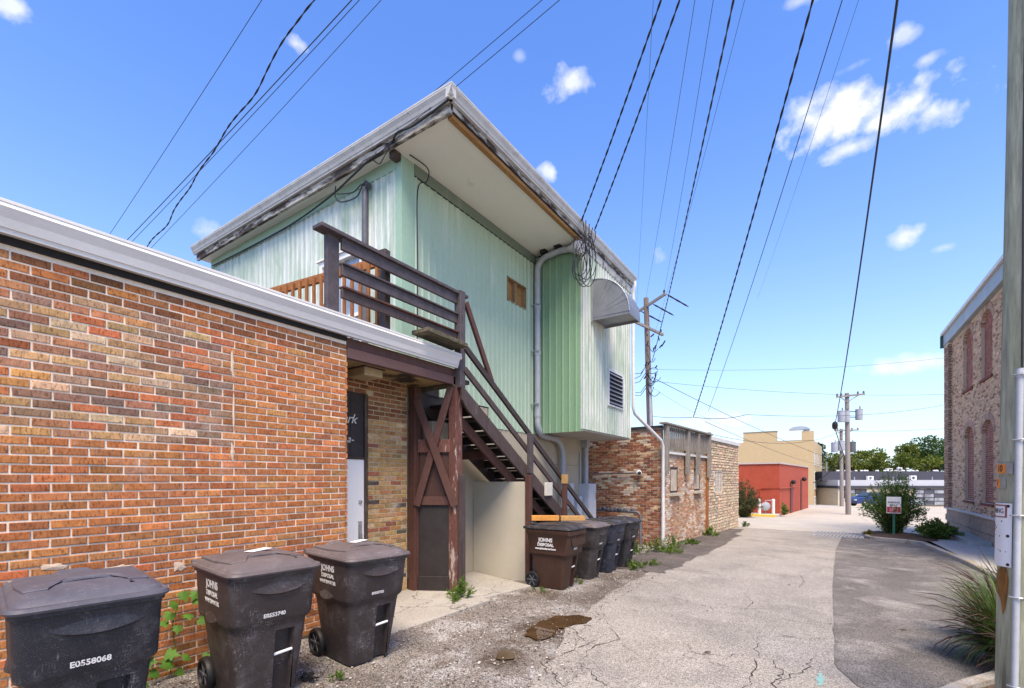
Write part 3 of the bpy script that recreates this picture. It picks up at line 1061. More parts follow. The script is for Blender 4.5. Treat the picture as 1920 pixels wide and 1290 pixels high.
def text(body, origin, right, up, size, mat, parent=None, name='lettering', depth=.0012, bold=0, align='LEFT', shear=0, sx=1.0, spacing=1.0):
    cu = bpy.data.curves.new('txt', 'FONT')
    cu.body = body
    cu.size = size
    cu.extrude = depth / 2
    cu.offset = bold
    cu.align_x = align
    cu.align_y = 'CENTER'
    cu.shear = shear
    cu.space_character = spacing
    cu.resolution_u = 3
    ob = bpy.data.objects.new('txt', cu)
    me = bpy.data.meshes.new_from_object(ob)
    bpy.data.objects.remove(ob)
    bpy.data.curves.remove(cu)
    r, u = Vector(right).normalized(), Vector(up).normalized()
    n = r.cross(u)
    o = Vector(origin)
    inv = wmat(parent).inverted() if parent else Matrix()
    for v in me.vertices:
        v.co = inv @ (o + r * v.co.x * sx + u * v.co.y + n * v.co.z)
    me.materials.clear()
    me.materials.append(mat)
    me.name = name
    ob = bpy.data.objects.new(name, me)
    COL.objects.link(ob)
    ob.parent = parent
    return ob


text('ark', (-5.434, 3.93, 2.52), (0, 1, 0), (0, 0, 1), .19, M['chalk'], trans, shear=.35, spacing=.9)
text('a-', (-5.434, 4.0, 2.24), (0, 1, 0), (0, 0, 1), .15, M['chalk'], trans, shear=.35)
mb = MB()
mb.box(-5.75, 3.47, 3.16, -4.72, 5.36, 3.22)
mb.build('porch_ceiling', pmat('stained ceiling board', (.30, .20, .09), (.40, .29, .14), 2.5, rough=.9, bump=.3, grit=.15, spot=(1.6, .50, .60, (.03, .022, .016))), bb)
mb = MB()
mb.box(-4.78, 3.475, 3.13, -4.70, 5.46, 3.255)
mb.build('beam', pmat('purple brown beam', (.095, .050, .045), (.13, .075, .068), 5, (1, .3, 1), rough=.8, bump=.3, grit=.2, spot=(2.6, .66, .74, (.42, .36, .28))), bb, .004)
mb = MB()
mb.box(-4.78, 3.475, 3.26, -4.715, 5.42, 3.375)
mb.build('beam', M['wood_red'], bb, .004, label='upper red brown beam board below the gutter')
mb = MB()
mb.box(-5.6, 5.36, 3.10, -4.70, 5.45, 3.29)
mb.build('beam', M['wood_moss'], bb, .004, label='rotten cross beam at the end of the porch')
# ceiling lamp under the porch
lamp = thing('porch_lamp', (-5.05, 4.05, 3.1), 'boxy tan unlit lamp on the stained porch ceiling', 'lamp')
mb = MB()
mb.prism([(-5.28, 3.9, 3.04), (-4.93, 3.9, 3.04), (-4.93, 4.2, 3.04), (-5.28, 4.2, 3.04)], (0, 0, .12))
mb.build('lamp_shade', plain('aged plastic', (.40, .31, .18), .5), lamp, .012, seg=2)
mb = MB()
mb.box(-5.30, 3.88, 3.142, -4.91, 4.22, 3.158)
mb.build('mounting_plate', M['wood_brown'], lamp)

# ------------------------------------------------------------------ 2 the green building
gb = thing('green_building', (-8, 9, 0), 'two storey building clad in weathered mint green ribbed siding', 'building')


def siding(mb, O, U, N, L, z0, z1, pitch=.152, holes=(), rib=.02, start=.03):
    O, U, N = Vector(O), Vector(U).normalized(), Vector(N).normalized()
    us = [(0, 0)]
    k = 0
    while True:
        b = start + k * pitch
        for du, dn in ((.0, 0), (.018, rib), (.034, rib), (.052, 0)):
            if b + du < L: us.append((b + du, dn))
        k += 1
        if b > L: break
    us.append((L, 0))
    for (h0, h1, _, _) in holes:
        for h in (h0, h1):
            us.append((h, 0))
    us.sort()
    for (a, na), (b, nb) in zip(us, us[1:]):
        if b - a < 1e-5: continue
        mid = (a + b) / 2
        iv = [(z0, z1)]
        for (h0, h1, hz0, hz1) in holes:
            if h0 < mid < h1:
                iv = [(z0, hz0), (hz1, z1)]
        for (q0, q1) in iv:
            p = [O + U * a + N * na, O + U * b + N * nb]
            A, Bq = p
            if q1 - q0 < 1e-3: continue
            vs = [(A.x, A.y, q0), (Bq.x, Bq.y, q0), (Bq.x, Bq.y, q1), (A.x, A.y, q1)]
            if U.cross(Vector((0, 0, 1))).dot(N) < 0:
                vs = [vs[1], vs[0], vs[3], vs[2]]
            mb.quad(*vs)


SZ = 6.84
# core volumes
mb = MB()
mb.box(-12.05, 5.22, 3.0, -5.72, 12.1, SZ - .005)
mb.build('core', M['void'], gb)
mb = MB()
siding(mb, (-12.05, 5.14, 0), (1, 0, 0), (0, -1, 0), 6.36, 3.5, SZ - .19, holes=[(4.38, 5.54, 3.5, 5.60)])
mb.build('siding', M['siding_front'], gb, label='pale chalky ribbed siding of the front wall')
mb = MB()
siding(mb, (-5.6, 5.40, 0), (0, 1, 0), (1, 0, 0), 3.83, 2.72, SZ - .19, holes=[(2.68, 3.42, 5.48, 5.97), (-.01, 2.03, 2.72, 3.12)], rib=.02)
mb.build('siding', M['siding_alley'], gb, label='mint green ribbed siding facing the alley')
mb = MB()
siding(mb, (-5.6, 9.23, 0), (1, 0, 0), (0, -1, 0), 1.21, 2.73, SZ - .05, pitch=.165, rib=.026)
mb.build('siding', M['siding_green'], gb, label='deep green ribbed side of the projecting bay')
mb = MB()
siding(mb, (-4.39, 9.23, 0), (0, 1, 0), (1, 0, 0), 2.94, 2.78, SZ - .16, rib=.016)
mb.build('siding', M['siding_white'], gb, label='chalked whitish ribbed face of the projecting bay')
mb = MB()
mb.box(-5.59, 9.25, 2.80, -4.41, 12.15, SZ - .01)
mb.build('bay_core', M['void'], gb)
mb = MB()
mb.box(-5.58, 9.27, 2.745, -4.42, 12.14, 2.795)
mb.build('bay_underside', pmat('bay underside', (.42, .40, .36), (.50, .48, .44), 2, rough=.8, bump=.08), gb)
mb = MB()
mb.box(-4.44, 9.222, 2.78, -4.378, 9.30, SZ - .1)
mb.build('corner_trim', pmat('chalky corner trim', (.60, .62, .60), (.70, .71, .69), 5, (1, 1, .2), rough=.6, bump=.05, spot=(6, .58, .7, (.36, .47, .38))), gb)
mb = MB()
mb.box(-5.72, 5.125, 2.72, -5.588, 5.41, SZ - .002)
mb.build('corner_trim', M['trim_green'], gb, .004)
mb = MB()
mb.box(-12.05, 5.122, SZ - .19, -5.72, 5.21, SZ - .002)
mb.build('head_trim', M['trim_green'], gb)
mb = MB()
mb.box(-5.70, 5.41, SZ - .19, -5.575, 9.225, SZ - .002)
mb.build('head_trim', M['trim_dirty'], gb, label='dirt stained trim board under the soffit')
# black slits where ribs meet trim
mb = MB()
mb.box(-5.595, 5.42, SZ - .2, -5.58, 9.2, SZ - .19)
mb.build('shadow_gap', M['black_board'], gb)
# tan ground floor
mb = MB()
mb.box(-6, 5.4, -.6, -5.61, 7.42, 3.1)
mb.box(-6, 7.425, -.6, -5.61, 9.7, 2.76)
mb.box(-6, 9.705, -.6, -5.61, 12.0, 2.05)
mb.box(-6, 9.705, 2.055, -5.61, 12.0, 2.78)
mb.box(-12, 9.9, -.6, -6, 12.0, 2.9)
mb.build('ground_floor_wall', M['tan'], gb)
# window opening with bare studs
mb = MB()
mb.box(-5.71, 8.06, 5.44, -5.70, 8.84, 6.0)
mb.build('opening_back', M['wood_raw'], gb)
mb = MB()
for y0, y1 in ((8.08, 8.10), (8.80, 8.82)):
    mb.box(-5.71, y0, 5.48, -5.583, y1, 5.97)
mb.box(-5.70, 8.41, 5.5, -5.61, 8.46, 5.95)
mb.box(-5.71, 8.08, 5.47, -5.583, 8.82, 5.495)
mb.box(-5.71, 8.08, 5.955, -5.583, 8.82, 5.98)
mb.build('opening_frame', pmat('weathered stud', (.24, .16, .08), (.34, .24, .13), 8, (1, 1, .3), rough=.8, bump=.3), gb)
# soffit, fascia, roof slab, gutters
mb = MB()
mb.box(-12.2, 4.95, SZ, -4.42, 12.2, SZ + .02)
mb.build('soffit', M['soffit'], gb)
mb = MB()
mb.box(-12.25, 4.92, SZ + .02, -4.36, 12.25, SZ + .25)
mb.build('roof', M['roof_dark'], gb)
mb = MB()
mb.box(-12.25, 4.895, SZ - .03, -4.36, 4.95, SZ + .10)
fx = mb.build('fascia', M['fascia_front'], gb, .004, label='rotten front fascia board with peeling paint')
mb = MB()
mb.box(-4.42, 4.95, SZ + .022, -4.345, 12.22, SZ + .12)
mb.build('fascia', M['fascia_peel'], gb, .004, label='peeling white fascia board above the alley')
mb = MB()
mb.box(-4.47, 4.97, SZ - .045, -4.385, 9.12, SZ + .021)
mb.build('trim_board', M['wood_raw'], gb, .006, label='bare yellow brown board along the soffit edge')
mb = MB()
mb.box(-4.44, 9.23, SZ - .16, -4.37, 12.2, SZ + .02)
mb.build('head_trim', pmat('bay head trim', (.40, .40, .37), (.52, .52, .48), 4, rough=.8, bump=.2, spot=(5, .52, .62, (.12, .10, .08))), gb)
mb = MB()
gutter_prof(mb, (-4.345, 4.79, 0), (-4.345, 12.26, 0), (1, 0, 0), .11, .175, SZ + .275)
gutter_prof(mb, (-12.3, 4.895, 0), (-4.245, 4.895, 0), (0, -1, 0), .11, .175, SZ + .275)
mb.build('gutter', M['gutter_dark'], gb)
mb = MB()
mb.box(-12.25, 4.80, SZ + .27, -4.25, 12.24, SZ + .285)
mb.build('roof_edge', M['white_metal'], gb)
# downspout
mb = MB()
dsp = [(-4.28, 12.2, SZ + .15), (-4.28, 12.2, SZ + .02), (-4.33, 12.215, SZ - .14), (-4.33, 12.225, SZ - .3), (-4.33, 12.225, 3.62), (-4.31, 12.3, 3.45), (-3.93, 13.42, 2.78), (-3.905, 13.50, 2.62), (-3.905, 13.52, -.12), (-3.86, 13.44, -.2), (-3.78, 13.36, -.22)]
pp = []
for a, b in zip(dsp, dsp[1:]):
    pp += [Vector(a), Vector(a).lerp(Vector(b), .5)]
pp.append(Vector(dsp[-1]))
mb.tube(pp, .045, 8)
mb.build('downspout', M['white_metal'], gb, smooth=True)
# louvre vent
mb = MB()
for (y0, z0, y1, z1) in ((10.58, 3.46, 11.56, 3.50), (10.58, 4.31, 11.56, 4.35), (10.58, 3.50, 10.63, 4.31), (11.51, 3.50, 11.56, 4.31)):
    mb.box(-4.40, y0, z0, -4.35, y1, z1)
lv = mb.build('louvre_vent', M['white_metal'], gb)
mb = MB()
mb.box(-4.392, 10.6, 3.48, -4.372, 11.54, 4.33)
mb.build('vent_back', M['black'], lv)
for k in range(8):
    z = 3.53 + k * .1
    mb = MB()
    mb.obox((-4.355, 11.07, z + .03), (0, .44, 0), (.03, 0, -.035), (.002, 0, .0017))
    mb.build('slat', M['galv'], lv)
# exhaust hood: quarter round sheet metal
mb = MB()
ring0, ring1 = [], []
prof = []
for k in range(11):
    th = PI / 2 * k / 10
    prof.append((-4.37 + .86 * math.sin(th), 5.30 + .86 * math.cos(th)))
y0, y1 = 9.66, 10.36
for y, dx in ((y0, 0), (y1, 0)):
    pass
top = [(x, z) for x, z in prof]
for (a, b) in zip(top, top[1:]):
    mb.quad((a[0], y0, a[1]), (a[0], y1, a[1]), (b[0], y1, b[1]), (b[0], y0, b[1]))
mb.build_side = None
for y in (y0, y1):
    c = (-4.37, y, 5.30)
    for i, (a, b) in enumerate(zip(top, top[1:])):
        off = (-.025 if y == y0 else .025) * (i % 4 if i % 4 < 3 else 1) * .22
        mb.add([c, (a[0], y + off, a[1]), (b[0], y + off, b[1])], [(0, 1, 2)])
M['hood'] = pmat('hood steel', (.20, .21, .225), (.28, .29, .305), 4, rough=.45, metal=.45, bump=.05, grit=.1, spot=(8, .58, .75, (.22, .23, .24)))
hd = mb.build('exhaust_hood', M['hood'], gb)
mb = MB()
mb.box(-4.36, y0 + .004, 5.24, -3.51, y0 + .02, 5.31)
mb.box(-4.36, y1 - .02, 5.24, -3.51, y1 - .004, 5.31)
mb.box(-3.53, y0 + .02, 5.24, -3.51, y1 - .02, 5.31)
mb.box(-4.36, y0 + .02, 5.285, -3.53, y1 - .02, 5.30)
mb.build('hood_lip', M['hood'], hd)
mb = MB()
mb.tube([(top[k][0], y0 - .004, top[k][1]) for k in range(11)], .011, 6)
mb.box(-4.378, y0 - .04, 5.2, -4.355, y0 + .01, 6.2)
mb.build('hood_flange', M['galv'], hd)
# big grey vent pipe
mb = MB()
px = [(-4.62, 9.14, 6.72), (-4.9, 9.13, 6.74), (-5.2, 9.12, 6.70)]
for k in range(1, 8):
    th = PI / 2 * k / 7
    px.append((-5.2 - .27 * math.sin(th), 9.12, 6.43 + .27 * math.cos(th)))
px += [(-5.47, 9.12, 5.2), (-5.47, 9.12, 3.0)]
for k in range(1, 7):
    th = PI / 2 * k / 6
    px.append((-5.47, 9.12 + .32 * (1 - math.cos(th)), 3.0 - .32 * math.sin(th)))
px += [(-5.47, 9.9, 2.66)]
for k in range(1, 7):
    th = PI / 2 * k / 6
    px.append((-5.47, 9.9 + .45 * math.sin(th), 2.66 - .45 * (1 - math.cos(th))))
px += [(-5.47, 10.35, 1.7), (-5.47, 10.35, .95)]
mb.tube(px, .068, 12)
pipe = mb.build('vent_pipe', M['pipe'], gb, smooth=True)
mb = MB()
for z in (6.1, 5.6, 4.55, 3.15):
    mb = MB()
    mb.lathe([(.078, -.05), (.078, .05)], (-5.47, 9.12, z), (0, 0, 1), 12)
    mb.build('pipe_collar', M['pipe'], pipe, smooth=True)
for z in (5.65, 4.6, 3.4):
    mb = MB()
    mb.box(-5.6, 9.03, z - .02, -5.38, 9.06, z + .0)
    mb.build('pipe_strap', M['galv'], pipe)
mb = MB()
mb.lathe([(.06, 0), (.10, .10), (.15, .2), (.16, .25), (.13, .29), (.02, .30)], (-4.68, 9.14, 6.72), (.95, -.1, -.12), 14)
mb.build('pipe_cap', plain('translucent plastic cap', (.62, .62, .62), .35), pipe, smooth=True)
mb = MB()
mb.box(-5.0, 9.02, 6.79, -4.85, 9.22, 6.838)
mb.box(-5.35, 9.02, 6.76, -5.22, 9.22, 6.838)
mb.build('pipe_hanger', M['black'], pipe)
# service pipe on the front wall, door behind the railing
mb = MB()
mb.tube([(-6.30, 5.06, 6.55), (-6.36, 5.06, 6.62), (-6.39, 5.06, 6.55), (-6.39, 5.06, 6.3), (-6.39, 5.06, 3.7)], .052, 10)
mb.build('service_pipe', M['pipe_dark'], gb, smooth=True)
mb = MB()
for (x0, z0, x1, z1) in ((-7.70, 3.6, -7.62, 5.54), (-6.56, 3.6, -6.48, 5.54), (-7.70, 5.54, -6.48, 5.64)):
    mb.box(x0, 5.08, z0, x1, 5.20, z1)
mb.box(-7.76, 5.05, 5.642, -6.44, 5.15, 5.67)
dr = mb.build('upper_door', M['white_door'], gb)
mb = MB()
mb.box(-7.62, 5.162, 3.6, -6.56, 5.17, 5.54)
mb.build('pane', glassmat('pale glass', (.30, .36, .42)), dr)
mb = MB()
mb.box(-7.62, 5.135, 4.5, -6.56, 5.162, 4.56)
mb.box(-7.12, 5.135, 3.6, -7.06, 5.162, 5.54)
mb.build('glazing_bar', M['white_door'], dr)
# junction block under the soffit corner
mb = MB()
mb.box(-5.70, 4.98, 6.73, -5.58, 5.11, 6.835)
mb.build('junction_block', M['wood_brown'], gb)


def ebox(y0, y1, z0, z1, d, label, x=-5.608, mat=None):
    t = thing('electrical_box', (x, (y0 + y1) / 2, z0), label, 'utility box', 'electrical boxes on the tan wall')
    mb = MB()
    mb.box(x, y0, z0, x + d, y1, z1)
    mb.build('housing', mat or M['box_grey'], t, .006)
    mb = MB()
    mb.box(x + d + .001, y0 + .02, z0 + .02, x + d + .012, y1 - .02, z1 - .02)
    mb.build('cover', mat or M['box_grey'], t, .004)
    return t


t = ebox(10.62, 11.05, .92, 1.58, .1, 'flat light grey meter box behind the handrail, left of the other boxes')
ebox(11.16, 11.46, .3, 1.22, .14, 'lower pale box between the flat meter box and the tall cabinet')
t = ebox(11.52, 12.0, .30, 1.56, .30, 'tall deep grey electrical cabinet at the wall corner by the brick')
mb = MB()
mb.box(-5.294, 11.93, 1.12, -5.29, 11.955, 1.32)
mb.build('decal', M['pipe_dark'], t)
mb = MB()
mb.tube([(-5.5, 11.75, 1.55), (-5.5, 11.75, 2.74)], .07, 10)
mb.box(-5.6, 11.66, 2.55, -5.42, 11.84, 2.75)
mb.build('riser_pipe', M['pipe'], gb, smooth=True)
mb = MB()
mb.tube([(-5.58, 11.55, .7), (-5.58, 11.55, 2.4)], .02, 6)
mb.build('riser_pipe', M['pipe'], gb, smooth=True)

# ------------------------------------------------------------------ 3 timber stairs, landing rail, gate
st = thing('wooden_staircase', (-5, 8, zg(8)), 'brown open wooden staircase dropping along the green wall to the alley', 'staircase')
sl = -.637


def zs(y):
    return 3.16 + sl * (y - 5.35)


for x, nm in ((-4.62, 'outer'), (-5.48, 'inner')):
    mb = MB()
    mb.prism([(x, 5.42, zs(5.42)), (x, 5.42, zs(5.42) - .22), (x, 5.55, zs(5.55) - .28), (x, 10.05, zs(10.05) - .28), (x, 10.5, zs(10.5) - .06), (x, 10.5, zs(10.5))], (.045, 0, 0))
    mb.build('stringer', M['wood_brown'], st, .004)
mb = MB()
mb.prism([(-4.80, 5.6, zs(5.6) - .31), (-4.80, 5.6, zs(5.6) - .5), (-4.80, 9.8, zs(9.8) - .5), (-4.80, 9.9, zs(9.9) - .31)], (.05, 0, 0))
mb.build('stringer', M['wood_red'], st, .004, label='red brown carriage board under the stairs')
n = 15
for k in range(n):
    y = 5.62 + k * (4.75 / n)
    z = zs(y) - .09
    mb = MB()
    mb.box(-5.432, y - .02, z - .04, -4.625, y + .25, z)
    mb.build('tread', M['wood_dark'], st, .003)
    mb = MB()
    mb.box(-5.432, y + .20, z - .19, -4.625, y + .225, z - .046)
    mb.build('riser_board', M['wood_dark'], st)
for y in (6.3, 7.55):
    mb = MB()
    mb.box(-5.43, y, zs(y) - .52, -4.78, y + .09, zs(y) - .38)
    mb.build('cross_beam', M['wood_red'], st, .004)
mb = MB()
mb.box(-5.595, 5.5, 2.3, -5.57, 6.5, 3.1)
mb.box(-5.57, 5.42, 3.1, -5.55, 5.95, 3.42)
mb.build('shade_board', M['wood_dark'], st)  # added dark boards standing in for the shade under the landing
mb = MB()
mb.box(-5.6, 5.46, 3.16, -4.62, 5.64, 3.22)
mb.build('landing_edge', M['wood_dark'], st)
# hand rails
mb = MB()
mb.bar((-4.60, 5.5, zs(5.5) + .655), (-4.60, 10.3, zs(10.3) + .655), .045, .10)
mb.build('handrail', pmat('black brown rail', (.030, .020, .018), (.055, .038, .034), 7, rough=.6, bump=.3, grit=.3), st, .004)
mb = MB()
mb.bar((-4.60, 5.5, zs(5.5) + .31), (-4.60, 9.9, zs(9.9) + .31), .04, .10)
mb.build('mid_rail', M['wood_brown'], st, .004)
for y, nm in ((7.30, 0), (8.66, 1)):
    mb = MB()
    mb.box(-4.572, y - .06, zs(y) - .12, -4.50, y + .06, zs(y) + .61 if nm == 0 else zs(y) + .54)
    mb.build('newel_post', M['wood_rail'] if nm == 0 else M['wood_red'], st, .004)
mb = MB()
mb.box(-4.578, 8.59, zs(8.66) + .54, -4.49, 8.73, zs(8.66) + .73)
mb.build('post_cap', plain('yellow pine block', (.42, .25, .09), .7), st, .004)
mb = MB()
mb.bar((-4.62, 5.55, 4.42), (-4.615, 6.22, 3.30), .05, .09)
mb.build('brace', M['wood_red'], st, .004)
mb = MB()
mb.box(-4.572, 7.87, 1.36, -4.53, 8.14, 1.62)
mb.build('junction_cover', plain('cream cover plate', (.58, .55, .46), .5), st, .006)
# posts and the gate at the foot of the landing
mb = MB()
mb.box(-4.82, 5.38, -.12, -4.67, 5.53, 3.12)
mb.build('post', M['wood_peel'], st, .006)
mb = MB()
mb.box(-5.40, 5.09, -.12, -5.25, 5.24, 3.12)
mb.build('post', M['wood_red'], st, .006, label='dark red post by the buff brick wall')
mb = MB()
mb.box(-5.60, 5.12, -.12, -5.42, 5.2, .12)
mb.build('post_foot', M['wood_red'], st, .004)
mb = MB()
mb.box(-4.665, 5.42, -.12, -4.63, 5.56, 1.75)
mb.build('post', M['wood_brown'], st, .004, label='short brown side board fixed to the peeling post')
gA, gB = Vector((-5.25, 5.17, 0)), Vector((-4.80, 5.42, 0))
gd = (gB - gA).normalized()


def gp(t, z, off=0):
    p = gA.lerp(gB, t)
    nn = Vector((gd.y, -gd.x, 0))
    return Vector((p.x, p.y, z)) + nn * off


gate = thing('wooden_gate', tuple(gp(.5, -.08)), 'dark brown boarded gate with X braces between the porch posts', 'gate')


def gboard(name, t0, t1, z0, z1, th, off, mat, label=None):
    a, b = gp(t0, (z0 + z1) / 2, off), gp(t1, (z0 + z1) / 2, off)
    mb = MB()
    nn = Vector((gd.y, -gd.x, 0))
    mb.obox((a + b) / 2, (b - a) / 2, nn * th / 2, Vector((0, 0, (z1 - z0) / 2)))
    return mb.build(name, mat, gate, .003, label=label)


gboard('panel', 0.03, .97, .15, 1.33, .02, 0, M['wood_dark'], 'black brown lower gate panel')
gboard('panel', 0.03, .97, 1.33, 2.15, .02, -.01, M['wood_panel'], 'red brown upper gate panel')
gboard('rail', 0.0, 1., 1.29, 1.42, .03, .03, M['wood_red'])
gboard('rail', 0.0, 1., 2.10, 2.30, .03, .025, M['wood_peel'])
gboard('rail', 0.0, 1., -.07, .19, .03, .02, M['wood_dark'])
for (t0, z0, t1, z1, off) in ((-.02, 1.28, 1.02, 3.10, .075), (.0, 2.9, 1.15, 1.28, .11)):
    mb = MB()
    nn = Vector((gd.y, -gd.x, 0))
    a, b = gp(t0, z0, off), gp(t1, z1, off)
    mb.bar(a, b, .035, .11, (nn.z, 0, 1))
    mb.build('brace', M['wood_red'], gate, .003)
mb = MB()
mb.box(-5.568, 5.56, 2.27, -5.33, 5.95, 2.64)
mb.build('boxed_duct', M['tan_panel'], gb, .006)
# tan panel closing off the space under the stairs
pn = thing('tan_partition', (-5, 6.97, -.12), 'plain tan boarded partition closing the space below the stairs', 'wall panel')
mb = MB()
mb.box(-5.60, 6.95, -.2, -4.42, 6.99, 1.64)
mb.build('panel', M['tan_panel'], pn, .003)
mb = MB()
mb.box(-4.415, 6.93, -.2, -4.32, 7.03, 1.76)
mb.build('post', M['wood_red'], pn, .004)
mb = MB()
mb.box(-5.6, 5.9, .2, -5.595, 5.905, .21)
mb = MB()
mb.box(-5.606, 6.3, .98, -5.55, 6.38, 1.08)
tx = mb.build('wall_socket', M['paper'], None, .006, label='small white socket box on the tan wall behind the post', cat='socket')
mb = MB()
mb.box(-5.6, 7.3, -.3, -5.0, 10.6, .02)
mb.build('under_stair_base', M['wood_dark'], pn)
mb = MB()
mb.box(-4.4, 7.05, -.2, -4.3, 7.12, .55)
mb.build('stud', M['wood_grey'], pn)

# railing on the landing
rl = thing('landing_railing', (-4.66, 4.4, 3.6), 'grey brown plank railing standing on the gutter edge of the landing', 'railing')
mb = MB()
mb.box(-4.765, 3.20, 3.5, -4.70, 3.36, 4.50)
mb.build('post', M['wood_rail'], rl, .004)
mb = MB()
mb.box(-4.72, 5.40, 3.08, -4.60, 5.52, 4.56)
mb.build('post', M['wood_rail'], rl, .004)
mb = MB()
mb.box(-4.80, 3.08, 4.50, -4.62, 5.62, 4.545)
mb.build('top_rail', M['wood_rail'], rl, .005)
for z0, z1, mt in ((4.36, 4.50, M['wood_rail']), (4.06, 4.185, M['wood_rail']), (3.80, 3.91, M['wood_brown'])):
    mb = MB()
    mb.box(-4.70, 3.37, z0, -4.66, 5.40, z1)
    mb.build('rail', mt, rl, .004)
mb = MB()
mb.box(-4.72, 3.37, 4.187, -4.63, 5.40, 4.21)
mb.build('rail_cap', M['wood_rail'], rl, .003)
mb = MB()
mb.box(-4.72, 3.37, 3.912, -4.63, 5.40, 3.935)
mb.build('rail_cap', M['wood_red'], rl, .003)
mb = MB()
mb.obox((-4.60, 4.97, 3.70), (0, .42, -.015), (.16, 0, 0), (0, .001, .028))
mb.build('deck_plank', M['wood_moss'], rl, .006, label='mossy rotten plank overhanging the gutter')
# cedar baluster railing behind it
br = thing('baluster_railing', (-6, 4, 3.6), 'orange brown cedar railing with upright balusters in front of the upper door', 'railing')
bA, bB = Vector((-7.35, 3.82, 0)), Vector((-4.86, 4.15, 0))
mb = MB()
mb.bar((bA.x, bA.y, 4.56), (bB.x, bB.y, 4.58), .05, .12)
mb.build('top_rail', M['wood_orange'], br, .004)
mb = MB()
mb.bar((bA.x, bA.y, 3.72), (bB.x, bB.y, 3.72), .05, .10)
mb.build('bottom_rail', M['wood_orange'], br, .004)
dv = (bB - bA).normalized()
nv = Vector((dv.y, -dv.x, 0))
nb = 17
for k in range(nb):
    p = bA.lerp(bB, (k + .5) / nb) + nv * .045
    mb = MB()
    mb.obox((p.x, p.y, 4.10), dv * .021, nv * .018, (0, 0, .49))
    mb.build('baluster', M['wood_orange'], br, .003)
mb = MB()
mb.obox((bB.x + .02, bB.y, 4.15), dv * .055, nv * .05, (0, 0, .56))
mb.build('post', M['wood_brown'], br, .004)
mb = MB()
mb.bar((bA.x + 1.15, bA.y + .1, 3.62), (bA.x + 1.62, bA.y + .17, 4.3), .05, .09)
mb.build('brace', M['wood_orange'], br, .003)
mb = MB()
mb.box(-7.4, 3.75, 3.632, -5.64, 5.15, 3.67)
mb.build('deck', M['wood_grey'], br)
# ------------------------------------------------------------------ 4 old brick building with stone veneer
B0 = Vector((-3.98, 13.58, 0))
BU = Vector((.0723, .9974, 0)).normalized()      # along the alley
BN = Vector((BU.y, -BU.x, 0))                     # towards the alley
b2 = thing('brick_building', (-6, 17, zg(17)), 'low old red brick building with a stone veneer end and slatted parapet', 'building')


def b2p(u, n, z):
    p = B0 + BU * u + BN * n
    return Vector((p.x, p.y, z))


mb = MB()
mb.obox(b2p(2.28, -3.6, .95), BU * 2.28, BN * 3.585, (0, 0, 1.6))
mb.obox(b2p(6.95, -3.6, 1.3), BU * 2.35, BN * 3.585, (0, 0, 1.9))
mb.obox(b2p(.1, -3.6, 2.85), BU * .1, BN * 3.585, (0, 0, .35))
w2 = mb.build('wall', M['mortar_old'], b2)
B2 = Bricks()
RED2 = [(.30, .12, .06), (.26, .105, .055), (.35, .16, .085), (.20, .085, .05), (.36, .20, .11), (.42, .30, .20)]


def col2(u, z):
    e = mnoise.noise((u * 1.5, z * 1.5, 7))
    if e > .18 and rnd.random() < .6: return jitc((.56, .48, .39))
    return jitc(RED2[rnd.randrange(6)])


def col2s(u, z):
    e = mnoise.noise((u * 1.1, z * 1.1, 17))
    if e > .0 and rnd.random() < .6: return jitc((.64, .56, .47))
    return jitc(rnd.choice([(.48, .30, .19), (.50, .34, .23), (.44, .24, .145), (.54, .41, .30)]))


WIN2 = [(.75, 1.42, 1.26, 2.04), (3.05, 3.72, 1.28, 2.03)]


def hole2(z):
    return [(a, b) for a, b, z0, z1 in WIN2 if z0 - .03 < z < z1 + .02]


B2.wall(b2p(0, -.01, -.4), -BN, -BU, 4.2, -.35, 3.16, col2, parent=w2, proud=.008, wob=.003, jt=.012)
B2.wall(b2p(0, -.01, -.4), BU, BN, 4.42, -.42, 2.42, col2s, parent=w2, proud=.008, wob=.003, jt=.012, hole=hole2)
B2.build(300, M['brick_old_obj'], M['brick_old_attr'], b2)
# stone veneer: rough blocks
stone = MB()
rs = random.Random(5)
STC = [(.56, .47, .36), (.61, .52, .40), (.52, .43, .32), (.58, .50, .40)]
mstone = brickmat('stone veneer', 'obj', False, .92, .25)
mstone2 = brickmat('stone veneer mass', 'attr', False, .92, .25)
stones = []
z = -.55
row = 0
while z < 3.05:
    h = rs.choice([.09, .11, .13, .075])
    u = 4.53 + rs.random() * .0
    while u < 9.3:
        L = rs.uniform(.16, .42)
        if u + L > 9.3: L = 9.3 - u
        if L > .05 and not (5.45 < u + L / 2 < 6.6 and 1.12 < z + h / 2 < 1.98):
            stones.append((u + L / 2, z + h / 2, L - .014, h - .014))
        u += L
    z += h
    row += 1
sp = []
for k in range(6):
    q = MB()
    n = 6
    pts = []
    fr, bk = [], []
    for i, (a, b) in enumerate(((-.5, -.5), (0, -.5), (.5, -.5), (.5, .5), (0, .5), (-.5, .5))):
        fr.append((a * .86 + rs.uniform(-.05, .05), b * .8 + rs.uniform(-.1, .1), .02 + rs.uniform(0, .03)))
        bk.append((a, b, 0))
    q.add(fr + bk, [(0, 1, 4, 5), (1, 2, 3, 4)] + [(6 + i, 6 + (i + 1) % 6, (i + 1) % 6, i) for i in range(6)])
    sp.append((q.v, q.f))
smesh = []
for vs, fs in sp:
    me = bpy.data.meshes.new('stone'); me.from_pydata(vs, [], fs); me.materials.append(mstone); smesh.append(me)
mb = MB()
mb.obox(b2p(6.92, -.02, 1.3), BU * 2.40, BN * .03, (0, 0, 1.88))
sw = mb.build('stone_wall', M['mortar_old'], b2)
invw = wmat(sw).inverted()
stones.sort(key=lambda s: -s[2] * s[3] / (s[0] + 9) ** 2)
